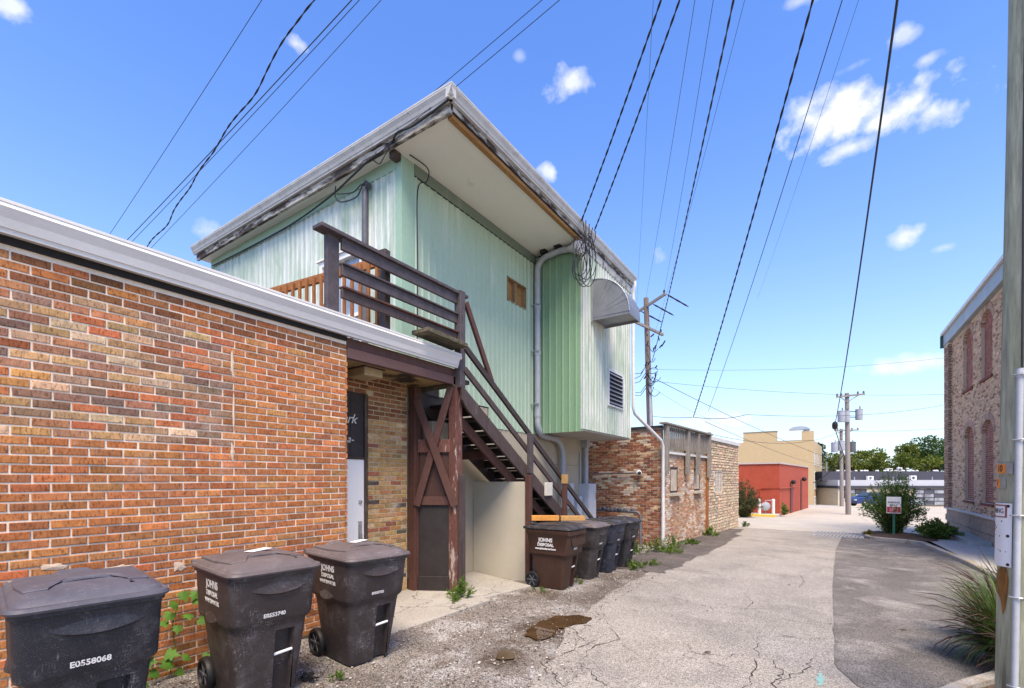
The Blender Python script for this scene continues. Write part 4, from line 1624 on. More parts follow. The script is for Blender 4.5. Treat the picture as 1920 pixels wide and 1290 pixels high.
for i, (u, z, L, h) in enumerate(stones):
    k = rs.randrange(6)
    c = b2p(u, .008, z)
    mt = Matrix.Translation(c) @ Matrix(((BU.x, 0, BN.x, 0), (BU.y, 0, BN.y, 0), (0, 1, 0, 0), (0, 0, 0, 1))) @ Matrix.Diagonal((L, h, 1, 1))
    col = jitc(STC[rs.randrange(4)], .08)
    if i < 300:
        o = bpy.data.objects.new('stone', smesh[k]); COL.objects.link(o); o.color = (*col, 1); o.parent = sw
        o.matrix_basis = invw @ mt
    else:
        stone.add([mt @ Vector(v) for v in sp[k][0]], sp[k][1], col)
stone.build('stonework', mstone2, b2, kind='stuff')
mb = MB()
mb.obox(b2p(6.94, -.02, 3.2), BU * 2.43, BN * .10, (0, 0, .075))
mb.build('coping', M['white_metal'], b2, .006)
mb = MB()
mb.obox(b2p(-.0, -2.2, 3.205), BU * .06, BN * 2.25, (0, 0, .03))
mb.obox(b2p(6.95, -3.6, 3.20), BU * 2.3, BN * 3.4, (0, 0, .012))
mb.build('parapet_cap', M['roof_dark'], b2)
mb = MB()
mb.obox(b2p(2.25, .03, 2.47), BU * 2.25, BN * .035, (0, 0, .035))
mb.build('ledge', M['white_metal'], b2, label='peeling white ledge board under the slatted parapet')
mb = MB()
mb.obox(b2p(2.25, -.01, 2.62), BU * 2.25, BN * .02, (0, 0, .10))
mb.build('back_board', pmat('patchy board', (.45, .42, .36), (.56, .53, .46), 4, rough=.8, spot=(1.2, .5, .6, (.45, .30, .12))), b2)


def window(root, O, U, N, w, h, nx, ny, fm, gm, fw=.05, depth=.03, name='window', sill=None, recess=.06):
    O, U, N = Vector(O), Vector(U).normalized(), Vector(N).normalized()
    Zv = Vector((0, 0, 1))
    mb = MB()
    def bx(u0, z0, u1, z1, n0, n1):
        mb.obox(O + U * ((u0 + u1) / 2) + Zv * ((z0 + z1) / 2) + N * ((n0 + n1) / 2), U * ((u1 - u0) / 2), N * ((n1 - n0) / 2), Zv * ((z1 - z0) / 2))
    bx(0, 0, fw, h, -recess, -recess + depth); bx(w - fw, 0, w, h, -recess, -recess + depth)
    bx(fw, 0, w - fw, fw, -recess, -recess + depth); bx(fw, h - fw, w - fw, h, -recess, -recess + depth)
    iw, ih = (w - 2 * fw), (h - 2 * fw)
    for k in range(1, nx):
        u = fw + iw * k / nx
        bx(u - fw * .3, fw, u + fw * .3, h - fw, -recess + .002, -recess + depth * .8)
    for k in range(1, ny):
        z = fw + ih * k / ny
        bx(fw, z - fw * .3, w - fw, z + fw * .3, -recess + .004, -recess + depth * .7)
    o = mb.build(name, fm, root)
    for i in range(nx):
        for j in range(ny):
            q = MB()
            u0, u1 = fw + iw * i / nx + fw * .2, fw + iw * (i + 1) / nx - fw * .2
            z0, z1 = fw + ih * j / ny + fw * .2, fw + ih * (j + 1) / ny - fw * .2
            q.obox(O + U * ((u0 + u1) / 2) + Zv * ((z0 + z1) / 2) + N * (-recess - .004), U * ((u1 - u0) / 2), N * .006, Zv * ((z1 - z0) / 2))
            q.build('pane', gm[(i + j) % len(gm)] if isinstance(gm, list) else gm, o)
    if sill:
        q = MB()
        q.obox(O + U * w / 2 + Zv * (-.05) + N * .04, U * (w / 2 + .08), N * .07, Zv * .045)
        q.build('sill', sill, o, .006)
    return o


G1, G2, G3 = glassmat('green reflecting glass', (.10, .13, .09)), glassmat('dark glass', (.03, .035, .04)), glassmat('curtain glass', (.22, .23, .26), .12)
for a, b, z0, z1 in WIN2:
    window(b2, b2p(a, 0, z0), BU, BN, b - a, z1 - z0, 1, 2, M['wood_dark'], [G3, G1], .06, .04, sill=M['mortar_old'], recess=.05)
    mb = MB()
    mb.obox(b2p((a + b) / 2, -.06, (z0 + z1) / 2), BU * (b - a) / 2, BN * .02, (0, 0, (z1 - z0) / 2))
    mb.build('window_back', M['void'], b2)
window(b2, b2p(5.45, 0.04, 1.14), BU, BN, 1.15, .84, 3, 5, M['white_metal'], glassmat('glass block', (.20, .23, .26), .25), .03, .03, name='glass_block_window', recess=.045)
# slatted parapet: posts, rails, slats
pf = thing('slatted_parapet', tuple(b2p(2.2, .1, 1.8)), 'weathered grey slatted timber balustrade fixed along the top of the old brick wall', 'fence')
for k, u in enumerate((.12, 2.05, 3.12, 4.45)):
    mb = MB()
    mb.obox(b2p(u, .11, 2.55), BU * .09, BN * .055, (0, 0, .72 if k < 3 else .82))
    mb.build('post', M['wood_grey'], pf, .006)
mb = MB()
mb.obox(b2p(2.25, .10, 3.29), BU * 2.4, BN * .10, (0, 0, .025))
mb.build('top_rail', M['wood_grey'], pf, .004)
for z in (3.17, 2.73):
    mb = MB()
    mb.obox(b2p(2.25, .04, z), BU * 2.25, BN * .02, (0, 0, .055))
    mb.build('rail', M['wood_grey'], pf, .004)
for k in range(26):
    u = .28 + k * .165
    mb = MB()
    mb.obox(b2p(u, .075, 2.91), BU * .035, BN * .014, (0, 0, .33))
    mb.build('slat', M['wood_grey'], pf)
# stain board between brick and stone
mb = MB()
mb.obox(b2p(4.47, .03, 1.1), BU * .07, BN * .04, (0, 0, 1.5))
mb.build('corner_board', M['wood_orange'], b2, label='rusty brown board between brick and stone veneer')
# camera on a conduit along the brick end wall
mb = MB()
mb.tube([b2p(-.07, -3.2, 1.83), b2p(-.07, -.75, 1.86)], .022, 6)
mb.build('conduit', M['pipe_dark'], b2)
cmr = thing('security_camera', tuple(b2p(-.1, -.62, 1.86)), 'small white dome camera at the end of a conduit on the old brick wall', 'camera')
mb = MB()
mb.lathe([(.02, -.09), (.075, -.07), (.085, 0), (.06, .05)], b2p(-.12, -.62, 1.86), (.5, -.86, 0), 14)
mb.build('housing', M['paper'], cmr, smooth=True)
mb = MB()
mb.lathe([(.055, 0), (.05, .03), (.02, .05)], b2p(-.12, -.62, 1.86) + Vector((.025, -.043, 0)), (.5, -.86, 0), 12)
mb.build('lens', M['black'], cmr, smooth=True)
# gas pipe with rags by the brick wall
gp_ = thing('gas_pipe', tuple(b2p(-.25, -.55, -.3)), 'black gas standpipe bent against the old brick wall behind the bins', 'pipe')
mb = MB()
mb.tube([b2p(-.3, -.5, -.4), b2p(-.3, -.5, .62), b2p(-.3, -.56, .70), b2p(-.3, -.7, .72), b2p(-.3, -2.0, .74)], .04, 8)
mb.build('pipe', M['pipe_dark'], gp_, smooth=True)
mb = MB()
for k in range(9):
    mb.lathe([(.02, -.06), (.065, -.03), (.06, .03), (.02, .06)], b2p(-.3 + rnd.uniform(-.03, .03), -.75 - k * .13, .76 + rnd.uniform(-.02, .03)), (rnd.uniform(-1, 1), rnd.uniform(-1, 1), .6), 7)
mb.build('meter_fittings', M['pipe_dark'], gp_, kind='stuff')

# ------------------------------------------------------------------ 5 right hand brick building
rb = thing('arched_brick_building', (5, 21, -.2), 'tall speckled tan brick building with bricked up arched windows on the right', 'building')
XW = 4.0
mb = MB()
ARCH = [(19.15, 20.40, .94, 3.1), (21.35, 22.60, .94, 3.1), (19.25, 20.50, 4.78, 6.45), (21.5, 22.80, 4.78, 6.45)]


mb.box(XW + .26, 13.5, -.5, 12, 25.3, 7.6)
ysl = sorted(set([13.5, 25.3] + [y0 + (y1 - y0) * k / 14 for (y0, y1, _, _) in ARCH for k in range(15)]))
for ya, yb_ in zip(ysl, ysl[1:]):
    if yb_ - ya < 1e-4: continue
    ym = (ya + yb_) / 2
    zc = [-.5]
    for (y0, y1, z0, z1) in sorted(ARCH, key=lambda q: q[2]):
        if y0 < ym < y1:
            r_ = (y1 - y0) / 2
            zc += [z0, z1 + r_ * .62 * math.sqrt(max(0, 1 - ((ym - (y0 + y1) / 2) / r_) ** 2))]
    zc.append(7.6)
    for k in range(0, len(zc), 2):
        mb.box(XW + .03, ya, zc[k], XW + .26, yb_, zc[k + 1])
w3 = mb.build('wall', M['mortar_tan'], rb)
def archhole(z):
    out = []
    for (y0, y1, z0, z1) in ARCH:
        c, r = (y0 + y1) / 2, (y1 - y0) / 2
        if z0 < z < z1: out.append((y0 - 13.5, y1 - 13.5))
        elif z1 <= z < z1 + r * .62 + .2:
            q = (z - z1) / (r * .62 + .2)
            hw = (r + .2) * math.sqrt(max(0, 1 - q * q))
            out.append((c - hw - 13.5, c + hw - 13.5))
    return sorted(out)


TAN = [(.64, .46, .31), (.60, .42, .28), (.68, .51, .36), (.56, .39, .26)]


def col3(u, z):
    if rnd.random() < .15: return jitc((.30, .175, .115))
    return jitc(TAN[rnd.randrange(4)], .08)


def col3d(u, z):
    return jitc((.24, .13, .085) if rnd.random() < .75 else (.44, .32, .23))


B3 = Bricks()
B3.wall((XW + .03, 13.5, 0), (0, 1, 0), (-1, 0, 0), 11.1, .55, 7.0, col3, parent=w3, proud=.010, jt=.011, hole=archhole)
B3.build(300, M['brick_obj'], M['brick_attr'], rb, 'brickwork')
mb = MB()
mb.box(XW - .09, 24.58, .5, XW + .4, 25.34, 7.0)
q3 = mb.build('corner_pier', M['mortar'], rb)
B3b = Bricks()
B3b.wall((XW - .09, 24.58, 0), (0, 1, 0), (-1, 0, 0), .76, .55, 7.0, col3d, parent=q3, proud=.008, jt=.011, name='pier_brick')
B3b.wall((XW - .09, 24.58, 0), (1, 0, 0), (0, -1, 0), .12, .55, 7.0, col3d, parent=q3, proud=.006, jt=.011, name='pier_brick')
B3b.build(300, M['brick_obj'], M['brick_attr'], rb, 'pier_brickwork')
B3c = Bricks()
for (y0, y1, z0, z1) in ARCH:
    c, r = (y0 + y1) / 2, (y1 - y0) / 2
    rise = r * .62
    mb = MB()
    pts = [(XW + .12, y0, z0), (XW + .12, y1, z0), (XW + .12, y1, z1)] + [(XW + .12, c + r * math.cos(th), z1 + rise * math.sin(th)) for th in [PI * k / 12 for k in range(1, 12)]] + [(XW + .12, y0, z1)]
    mb.prism(pts, (.06, 0, 0))
    wnd = mb.build('blocked_window', M['mortar_old'], rb)
    def hl(z, y0=y0, y1=y1, z1=z1, c=c, r=r, rise=rise):
        if z < z1: return []
        q = (z - z1) / rise
        if q >= .98: return [(-1, 9)]
        hw = r * math.sqrt(1 - q * q)
        return [(-1, c - hw - y0), (c + hw - y0, 9)]
    B3c.wall((XW + .118, y0, 0), (0, 1, 0), (-1, 0, 0), y1 - y0, z0 + .01, z1 + rise, lambda u, z: jitc(rnd.choice([(.34, .14, .105), (.29, .115, .09), (.38, .165, .125)])), parent=wnd, proud=.008, jt=.012, hole=hl, name='infill_brick')
    mb = MB()
    nv_ = 13
    for k in range(nv_):
        a0, a1 = PI * (k + .06) / nv_, PI * (k + .94) / nv_
        p = []
        for th, e in ((a0, 0), (a1, 0), (a1, .2), (a0, .2)):
            p.append((XW + .012, c + (r + e) * math.cos(th), z1 + (rise + e) * math.sin(th)))
        q = MB()
        q.prism(p, (.10, 0, 0))
        o = q.build('voussoir', M['brick_obj'], wnd)
        o.color = (*jitc((.46, .32, .24)), 1)
    q = MB()
    q.box(XW - .02, y0 - .05, z0 - .075, XW + .12, y1 + .05, z0 - .005)
    o = q.build('window_sill', M['brick_obj'], wnd)
    o.color = (.22, .07, .055, 1)
B3c.build(300, M['brick_obj'], M['brick_attr'], rb, 'infill_brickwork')
# stone base, ledge, metal fascia
mb = MB()
for k, z in enumerate((-.45, -.2, .05, .29)):
    for j in range(16):
        y = 13.5 + j * .75 - (.37 if k % 2 else 0)
        mb.box(XW - .06 + rnd.uniform(0, .01), max(13.4, y), z, XW + .1, min(25.35, y + .735), z + .235)
mb.build('stone_base', pmat('split face block', (.32, .24, .17), (.42, .33, .25), 6, rough=.95, bump=.8, bscale=30, bdist=.02, grit=.3), rb, kind='stuff')
mb = MB()
mb.box(XW - .10, 13.4, .50, XW + .06, 25.40, .57)
mb.build('ledge', pmat('limestone ledge', (.52, .47, .40), (.62, .57, .5), 4, rough=.8, bump=.1), rb, .01)
mb = MB()
mb.box(XW - .12, 13.4, 7.02, XW + .2, 25.36, 7.46)
mb.build('fascia', pmat('blue grey fascia', (.26, .30, .33), (.33, .37, .40), 2, rough=.5, bump=.03, grit=.05), rb, .01)
mb = MB()
mb.box(XW - .2, 13.4, 7.46, XW + .3, 25.46, 7.58)
mb.build('fascia_cap', M['gutter'], rb, .01)
mb = MB()
mb.box(XW - .20, 25.362, 6.98, XW + .25, 25.47, 7.455)
mb.build('fascia_end', plain('green metal', (.06, .12, .09), .5), rb)
# window well grating
gr = thing('well_grating', (3.75, 20.6, zg(20.6) + .11), 'galvanised steel grating over the window well beside the tan brick wall', 'grating')
mb = MB()
mb.box(3.42, 18.9, zg(20) + .1, 3.45, 22.2, zg(20) + .26); mb.box(3.92, 18.9, zg(20) + .1, 3.95, 22.2, zg(20) + .26)
mb.box(3.45, 18.9, zg(20) + .1, 3.92, 18.93, zg(20) + .26); mb.box(3.45, 22.17, zg(20) + .1, 3.92, 22.2, zg(20) + .26)
mb.build('frame', M['galv'], gr)
for k in range(21):
    mb = MB()
    mb.box(3.45, 19.0 + k * .15, zg(20) + .225, 3.92, 19.02 + k * .15, zg(20) + .255)
    mb.build('bar', M['galv'], gr)

# ------------------------------------------------------------------ 6 buildings beyond the cross street
red = thing('red_building', (-4, 38, zg(38)), 'small flat roofed building painted brick red beyond the cross street', 'building')
RA = Vector((-2.52, 34.2, 0)); RU = Vector((.082, .9966, 0)).normalized(); RN = Vector((RU.y, -RU.x, 0))


def rp(u, n, z):
    p = RA + RU * u + RN * n
    return Vector((p.x, p.y, z))


mred = pmat('red paint on brick', (.34, .055, .026), (.41, .072, .034), 3, rough=.8, bump=.5, bscale=18, bdist=.01, grit=.12, spot=(1.4, .6, .8, (.22, .035, .025)))
mb = MB()
mb.obox(rp(7, -4, .83), RU * 7, RN * 4, (0, 0, 1.83))
mb.build('wall', mred, red)
mb = MB()
mb.obox(rp(7, -4, 2.69), RU * 7.06, RN * 4.06, (0, 0, .05))
mb.build('coping', pmat('pale coping', (.45, .38, .34), (.55, .48, .44), 4, rough=.8), red)
mb = MB()
mb.obox(rp(4.6, .015, .30), RU * .5, RN * .03, (0, 0, 1.1))
mb.build('door', plain('dark red door', (.10, .012, .010), .5), red)
mb = MB()
mb.obox(rp(9.6, .015, .3), RU * .35, RN * .03, (0, 0, 1.3))
mb.build('door', plain('dark red door b', (.12, .014, .012), .5), red)
mb = MB()
mb.tube([rp(-.03, -1.1, -.7), rp(-.03, -1.1, 1.05), rp(-.03, .06, 1.07), rp(6, .06, 1.08)], .035, 6)
mb.build('conduit', mred, red)
mb = MB()
mb.lathe([(.05, -.15), (.16, 0), (.12, .2)], rp(4.2, .2, 1.45), RU, 8)
mb.lathe([(.05, -.15), (.18, 0), (.12, .2)], rp(9.3, .25, 1.65), RU, 8)
mb.build('wall_light', M['black'], red)
mb = MB()
mb.box(0, 0, 0, .01, .01, .01)

yb = thing('yellow_brick_building', (-5, 62, -1.2), 'tall cream yellow brick building with stepped parapet behind the red one', 'building')
YU = Vector((.047, .9989, 0)).normalized(); YN = Vector((YU.y, -YU.x, 0)); YA = Vector((-1.43, 69.1, 0))


def yp(u, n, z):
    p = YA + YU * u + YN * n
    return Vector((p.x, p.y, z))


my = pmat('cream brick', (.46, .34, .18), (.53, .41, .24), 4, (1, 1, 3), rough=.9, bump=.4, bscale=25, grit=.2, spot=(1.1, .58, .8, (.36, .27, .15)))
mb = MB()
mb.obox(yp(8, -8, 2.2), YU * 8, YN * 8, (0, 0, 4.3))
mb.build('wall', my, yb)
mb = MB()
mb.obox(yp(.5, -6.0, 7.15), YU * .5, YN * 1.95, (0, 0, .66))
mb.build('parapet', my, yb)
mb = MB()
mb.obox(yp(.45, -.63, 7.05), YU * .45, YN * .63, (0, 0, .62))
mb.build('chimney', my, yb)
mb = MB()
mb.obox(yp(.5, -6.0, 7.85), YU * .55, YN * 2.0, (0, 0, .045))
mb.obox(yp(.3, -2.65, 6.53), YU * .3, YN * 1.35, (0, 0, .035))
mb.build('coping', M['wood_grey'], yb)
mb = MB()
for (u, z) in ((1.6, 3.6), (1.6, .9), (4.2, 3.6), (4.2, .9), (1.6, -1.1)):
    pass
for (u, z0, z1) in ((1.5, 3.4, 5.0), (1.5, .3, 2.6), (1.5, -1.7, -.6), (6.5, 3.4, 5.0), (6.5, .3, 2.6), (11, .3, 2.6)):
    window(yb, yp(u, 0.06, z0), YU, YN, 2.2, z1 - z0, 1, 2, M['white_metal'], G2, .1, .05)
# rooftop vent hood
vh = thing('roof_vent', tuple(yp(.4, -.8, 7.65)), 'curved sheet metal vent hood on the corner of the yellow brick parapet', 'vent')
mb = MB()
top = [(math.cos(th), math.sin(th)) for th in [PI * k / 10 for k in range(11)]]
c = yp(.4, -1.5, 7.85)
ra = [c + YN * (a * 1.15) + Vector((0, 0, b * .45)) - YU * .5 for a, b in top]
mb.prism(ra, YU * 1.0)
mb.build('hood', M['galv'], vh)
mb = MB()
mb.lathe([(.38, 0), (.32, .3)], yp(.4, -.75, 7.65), (0, 0, 1), 12)
mb.build('duct', M['galv'], vh, smooth=True)

fb = thing('long_grey_building', (8, 75, -1.7), 'long low building with dark roof band, pale grey fascia and garage door', 'building')
FA = Vector((1.1, 70.2, 0)); FU = Vector((.828, .5606, 0)); FN = Vector((.5606, -.828, 0))


def fp(u, n, z):
    p = FA + FU * u + FN * n
    return Vector((p.x, p.y, z))


mb = MB()
mb.obox(fp(10, -6, -.6), FU * 10, FN * 6, (0, 0, 1.28))
mb.build('wall', pmat('tan block wall', (.46, .39, .28), (.53, .46, .35), 2, rough=.85, bump=.1), fb)
mb = MB()
mb.obox(fp(10, -6, 1.14), FU * 10, FN * 6, (0, 0, .36))
mb.build('fascia', pmat('pale grey fascia', (.40, .42, .46), (.46, .48, .52), 2, rough=.7, bump=.05), fb)
mb = MB()
mb.obox(fp(10, -5.9, .63), FU * 10.1, FN * 6.05, (0, 0, .16))
mb.build('eave_band', plain('dark eave band', (.045, .045, .055), .6), fb)
mb = MB()
mb.obox(fp(9.6, -8, 1.98), FU * 10.2, FN * 6, (0, 0, .62))
mb.build('roof_band', plain('slate coloured roof band', (.050, .050, .068), .7), fb)
window(fb, fp(.75, .06, -.75), FU, FN, 2.75, 1.15, 2, 2, M['black'], [G1, G3, G2, G1], .08, .05)
gdoor = window(fb, fp(9.3, .06, -1.66), FU, FN, 3.9, 2.05, 3, 4, plain('slate door frame', (.06, .06, .075), .6), [G3, plain('slate panel', (.07, .07, .09), .5), G3], .1, .06, name='garage_door')
mb = MB()
for k in range(1):
    mb.obox(fp(11.2, .03, .42), FU * .2, FN * .1, (0, 0, .06))
mb.build('door_lamp', M['black'], fb)


def ac(p, u, n, w, h, label):
    t = thing('air_conditioner', tuple(p), label, 'air conditioner', 'air conditioners on the long grey building')
    u, n = Vector(u), Vector(n)
    mb = MB()
    mb.obox(Vector(p) + Vector((0, 0, h / 2)), u * w / 2, n * .18, (0, 0, h / 2))
    mb.build('casing', M['paper'], t, .02)
    mb = MB()
    mb.lathe([(h * .36, 0), (h * .36, .02)], Vector(p) + Vector((0, 0, h / 2)) - u * w * .08 + n * .181, n, 14)
    mb.build('fan_grille', M['pipe_dark'], t)
    mb = MB()
    mb.obox(Vector(p) - Vector((0, 0, .03)), u * w * .4, n * .1, (0, 0, .04))
    mb.build('bracket', M['black'], t)


ac(fp(5.15, -1.6, 1.50), FU, FN, .72, .5, 'white fan unit on the pale fascia, left of the others')
ac(fp(10.6, -1.6, 1.50), FU, FN, .72, .55, 'white fan unit on the pale fascia above the garage door')
ac(fp(8.9, -3.2, 2.62), FU, FN, .75, .38, 'white fan unit on top of the dark roof band left of a tall slim one')
ac(fp(10.25, -3.2, 2.62), FU, FN, .5, .5, 'tall slim white unit on top of the dark roof band')
mb = MB()
rv = random.Random(9)
for k in range(26):
    u = 2 + 14 * rv.random()
    mb.lathe([(.12, 0), (.16, .06), (.14, .16), (.04, .2)], fp(u, -2.6 - rv.random(), 2.60), (0, 0, 1), 6)
mb.build('roof_fittings', M['paper'], fb, kind='stuff')
mb = MB()
for u in (2.4, 3.9, 4.3, 7.2, 9.0, 9.2, 12.1):
    mb.tube([fp(u, -.5, 1.5), fp(u, -.5, 1.9)], .05, 6)
mb.build('roof_pipe', M['galv'], fb, kind='stuff')

# sheds at the end of the far alley
sh = thing('white_shed', (-1.0, 88, -2.2), 'pale grey boxy trailer at the end of the far alley', 'trailer')
mb = MB()
mb.box(-2.0, 88, -1.0, .15, 93, 1.1)
mb.build('body', M['box_grey'], sh, .02)
mb = MB()
mb.box(-1.9, 87.95, -2.2, .1, 88.4, -.95)
mb.build('lower_panel', M['tan'], sh)
hs = thing('brown_house', (0, 100, -2.2), 'distant house with low brown gable roof between the yellow and grey buildings', 'house')
mb = MB()
mb.box(-4, 98, -2.2, 3, 108, 1.4)
mb.build('wall', pmat('house wall', (.20, .13, .11), (.26, .18, .15), 2), hs)
mb = MB()
mb.prism([(-4.6, 97.6, 1.4), (3.6, 97.6, 1.4), (-.5, 97.6, 3.2)], (0, 11, 0))
mb.build('roof', plain('brown shingle roof', (.10, .085, .08), .9), hs)


# cars
def car(name, label, p, rz, paint):
    t = thing(name, p, label, 'car', None, rz)
    mtx = Matrix.Translation(Vector(p)) @ Matrix.Rotation(rz, 4, 'Z')

    def T(vs): return [tuple(mtx @ Vector(v)) for v in vs]
    side = [(-2.2, .35), (-2.25, .6), (-2.15, .86), (-1.55, .95), (-.95, 1.38), (.55, 1.42), (1.25, .98), (2.05, .82), (2.25, .6), (2.2, .32)]
    mb = MB()
    rings = []
    for y, k in ((-.86, .94), (-.89, 1), (.89, 1), (.86, .94)):
        rings.append([(x * (1 if abs(y) > .87 else 1), y * (.80 if z > 1.1 else 1), z) for x, z in side])
    q = MB()
    q.loft(rings)
    q.v = T(q.v)
    q.build('body', paint, t, .03, smooth=True, seg=2)
    for s_ in (-1, 1):
        q = MB()
        q.prism(T([(-1.35, s_ * .80, 1.0), (1.05, s_ * .80, 1.0), (.5, s_ * .735, 1.36), (-.9, s_ * .735, 1.33)]), mtx.to_3x3() @ Vector((0, s_ * .05, 0)))
        q.build('side_window', G2, t)
        for x in (-1.4, 1.4):
            q = MB()
            q.lathe([(.30, -.1), (.33, -.06), (.33, .08), (.29, .11)], mtx @ Vector((x, s_ * .83, .33)), mtx.to_3x3() @ Vector((0, s_, 0)), 16)
            wh = q.build('wheel', M['black'], t, smooth=True)
            q = MB()
            q.lathe([(.21, 0), (.19, .02), (.04, .01)], mtx @ Vector((x, s_ * .945, .33)), mtx.to_3x3() @ Vector((0, s_, 0)), 10)
            q.build('rim', M['galv'], wh)
        for x in (2.2, -2.22):
            q = MB()
            q.obox(mtx @ Vector((x, s_ * .6, .68)), mtx.to_3x3() @ Vector((.03, 0, 0)), mtx.to_3x3() @ Vector((0, .16, 0)), (0, 0, .06))
            q.build('headlight' if x > 0 else 'tail_light', M['paper'] if x > 0 else mred, t)
    q = MB()
    q.prism(T([(1.22, -.66, 1.0), (1.22, .66, 1.0), (.6, .6, 1.38), (.6, -.6, 1.38)]), mtx.to_3x3() @ Vector((.03, 0, .03)))
    q.build('windscreen', G2, t)
    return t


car('parked_car', 'dark blue saloon car parked by the far poles, half hidden by the bush', (3.85, 58.8, zg(58.8)), R(212), plain('dark blue paint', (.02, .035, .12), .25))
car('parked_car', 'black car parked at the far end of the alley by the pale trailer', (-.6, 78, zg(78)), R(160), plain('black paint', (.02, .015, .02), .25))
car('parked_car', 'pale silver car glimpsed behind the bush in front of the garage door', (6.0, 64.0, zg(64.0)), R(212), plain('silver paint', (.42, .44, .46), .3, .4))

# white posts, unit and yellow kerb by the red building
mp_ = plain('white post paint', (.70, .66, .62), .7)
mb = MB()
mb.lathe([(.09, 0), (.09, 1.05), (.05, 1.1)], (-3.54, 33.05, zg(33)), (0, 0, 1), 10)
mb.build('bollard', mp_, None, label='left white bollard beside the red wall', cat='bollard', group='white bollards by the red building')
mb = MB()
mb.lathe([(.09, 0), (.09, 1.05), (.05, 1.1)], (-2.80, 33.4, zg(33)), (0, 0, 1), 10)
mb.build('bollard', mp_, None, label='right white bollard at the corner of the red wall', cat='bollard', group='white bollards by the red building')
gm_ = thing('gas_meter', (-3.2, 33.6, zg(33.6)), 'round grey gas meter between the two white bollards', 'meter')
mb = MB()
mb.lathe([(.12, -.2), (.26, -.16), (.28, .12), (.12, .2)], (-3.25, 33.6, zg(33.6) + .62), (0, 1, 0), 12)
mb.build('body', M['pipe'], gm_, smooth=True)
mb = MB()
mb.tube([(-3.25, 33.6, zg(33.6)), (-3.25, 33.6, zg(33.6) + 1.0), (-2.85, 33.6, zg(33.6) + 1.02)], .03, 6)
mb.build('pipe', M['pipe'], gm_)
mb = MB()
mb.box(-6.5, 32.6, zg(32.8) - .2, -2.6, 32.85, zg(32.8) + .15)
mb.build('yellow_kerb', pmat('yellow kerb paint', (.62, .40, .05), (.72, .50, .09), 5, rough=.8, bump=.2, spot=(4, .6, .75, (.5, .45, .38))), None, .02, kind='structure')
mb = MB()
mb.box(-6.5, 32.86, zg(33) - .2, -2.45, 34.15, zg(33) + .14)
mb.build('raised_pavement', M['walk'], None, kind='structure')

# drain grates across the road
for j, (y, lab) in enumerate(((20.6, 'slotted drain grate in the road nearer the camera'), (22.0, 'slotted drain grate in the road at the street edge'))):
    t = thing('drain_grate', (.3, y, zg(y) + .01), lab, 'drain grate', 'slotted drain grates')
    mb = MB()
    z = zg(y) + .028
    for (x0, y0, x1, y1) in ((-.42, y - .30, 1.06, y - .27), (-.42, y + .27, 1.06, y + .30), (-.42, y - .27, -.39, y + .27), (1.03, y - .27, 1.06, y + .27)):
        mb.box(x0, y0, z - .02, x1, y1, z + .008)
    mb.build('frame', M['pipe'], t)
    mb = MB()
    mb.box(-.40, y - .28, z - .02, 1.04, y + .28, z - .002)
    mb.build('drain_pit', M['black'], t)
    for k in range(13):
        x = -.36 + k * .112
        mb = MB()
        mb.obox((x, y, z + .001), (.026, 0, 0), (.05, .27, 0), (0, 0, .0025))
        mb.build('bar', M['walk'], t)

# ------------------------------------------------------------------ 7 wheelie bins
BIN = {}
def plastic(name, c, scr=(.24, .23, .24)):
    m = NT(name)
    n = m.noise(3.5, None, 5, .6)
    col = m.ramp(n, [(.3, mul(c, .85)), (.7, mul(c, 1.2))])
    sp_ = m.noise(240, None, 2)
    col = m.mix(m.rng(sp_, .58, .70, 0., .5), col, mul(scr, .7))
    # scuffs: thin stretched streaks in two directions
    for sc, rot in (((1.5, 40, 40), (.5, .2, .3)), ((40, 1.5, 30), (.1, .7, 1.2)), ((30, 30, 1.3), (.2, .1, .4))):
        st_ = m.noise(4, m.map(sc, rot), 3, .5)
        msk = m.rng(m.noise(5.5, None, 4), .50, .68)
        col = m.mix(m.math('MULTIPLY', m.math('MULTIPLY', m.rng(st_, .60, .68), msk), .95), col, scr)
    d = m.noise(6, None, 6, .7)
    col = m.mix(m.rng(d, .52, .80, 0., .42), col, mul(scr, .7))
    m.bump(sp_, .25, .0015)
    return m.done(col, m.rng(n, .3, .7, .48, .62), 0, .4)


def rring(z, xb, xf, hw, r, notch=0.0, ny0=.02, ny1=.16):
    pts = []
    def arc(cx, cy, a0):
        for k in range(5):
            a = a0 + PI / 2 * k / 4
            pts.append((cx + r * math.cos(a), cy + r * math.sin(a), z))
    arc(xf - r, -hw + r, -PI / 2)
    nx_ = xf - max(notch, .0005)
    pts.extend([(xf, ny0, z), (nx_, ny0 + .012, z), (nx_, ny1 - .012, z), (xf, ny1, z)])
    arc(xf - r, hw - r, 0)
    arc(xb + r, hw - r, PI / 2)
    arc(xb + r, -hw + r, PI)
    return pts


def smile(mb, P0, U, N, w, h, out, tilt=0):
    """crescent pocket lip moulded on a face"""
    P0, U, N = Vector(P0), Vector(U), Vector(N)
    n = 10
    rows = []
    for k in range(n + 1):
        t = -1 + 2 * k / n
        e = 1 - t * t
        zb = -h * e
        p = P0 + U * (w * t) + Vector((0, 0, tilt * t))
        rows.append([p + Vector((0, 0, .085 * e + .005)) - N * .004, p + Vector((0, 0, zb * .5 + .02)) + N * (out * .62 * e), p + Vector((0, 0, zb + .004)) + N * out * e, p + Vector((0, 0, zb - .014)) - N * .012])
    for a, b in zip(rows, rows[1:]):
        for k in range(3):
            mb.quad(a[k], a[k + 1], b[k + 1], b[k])


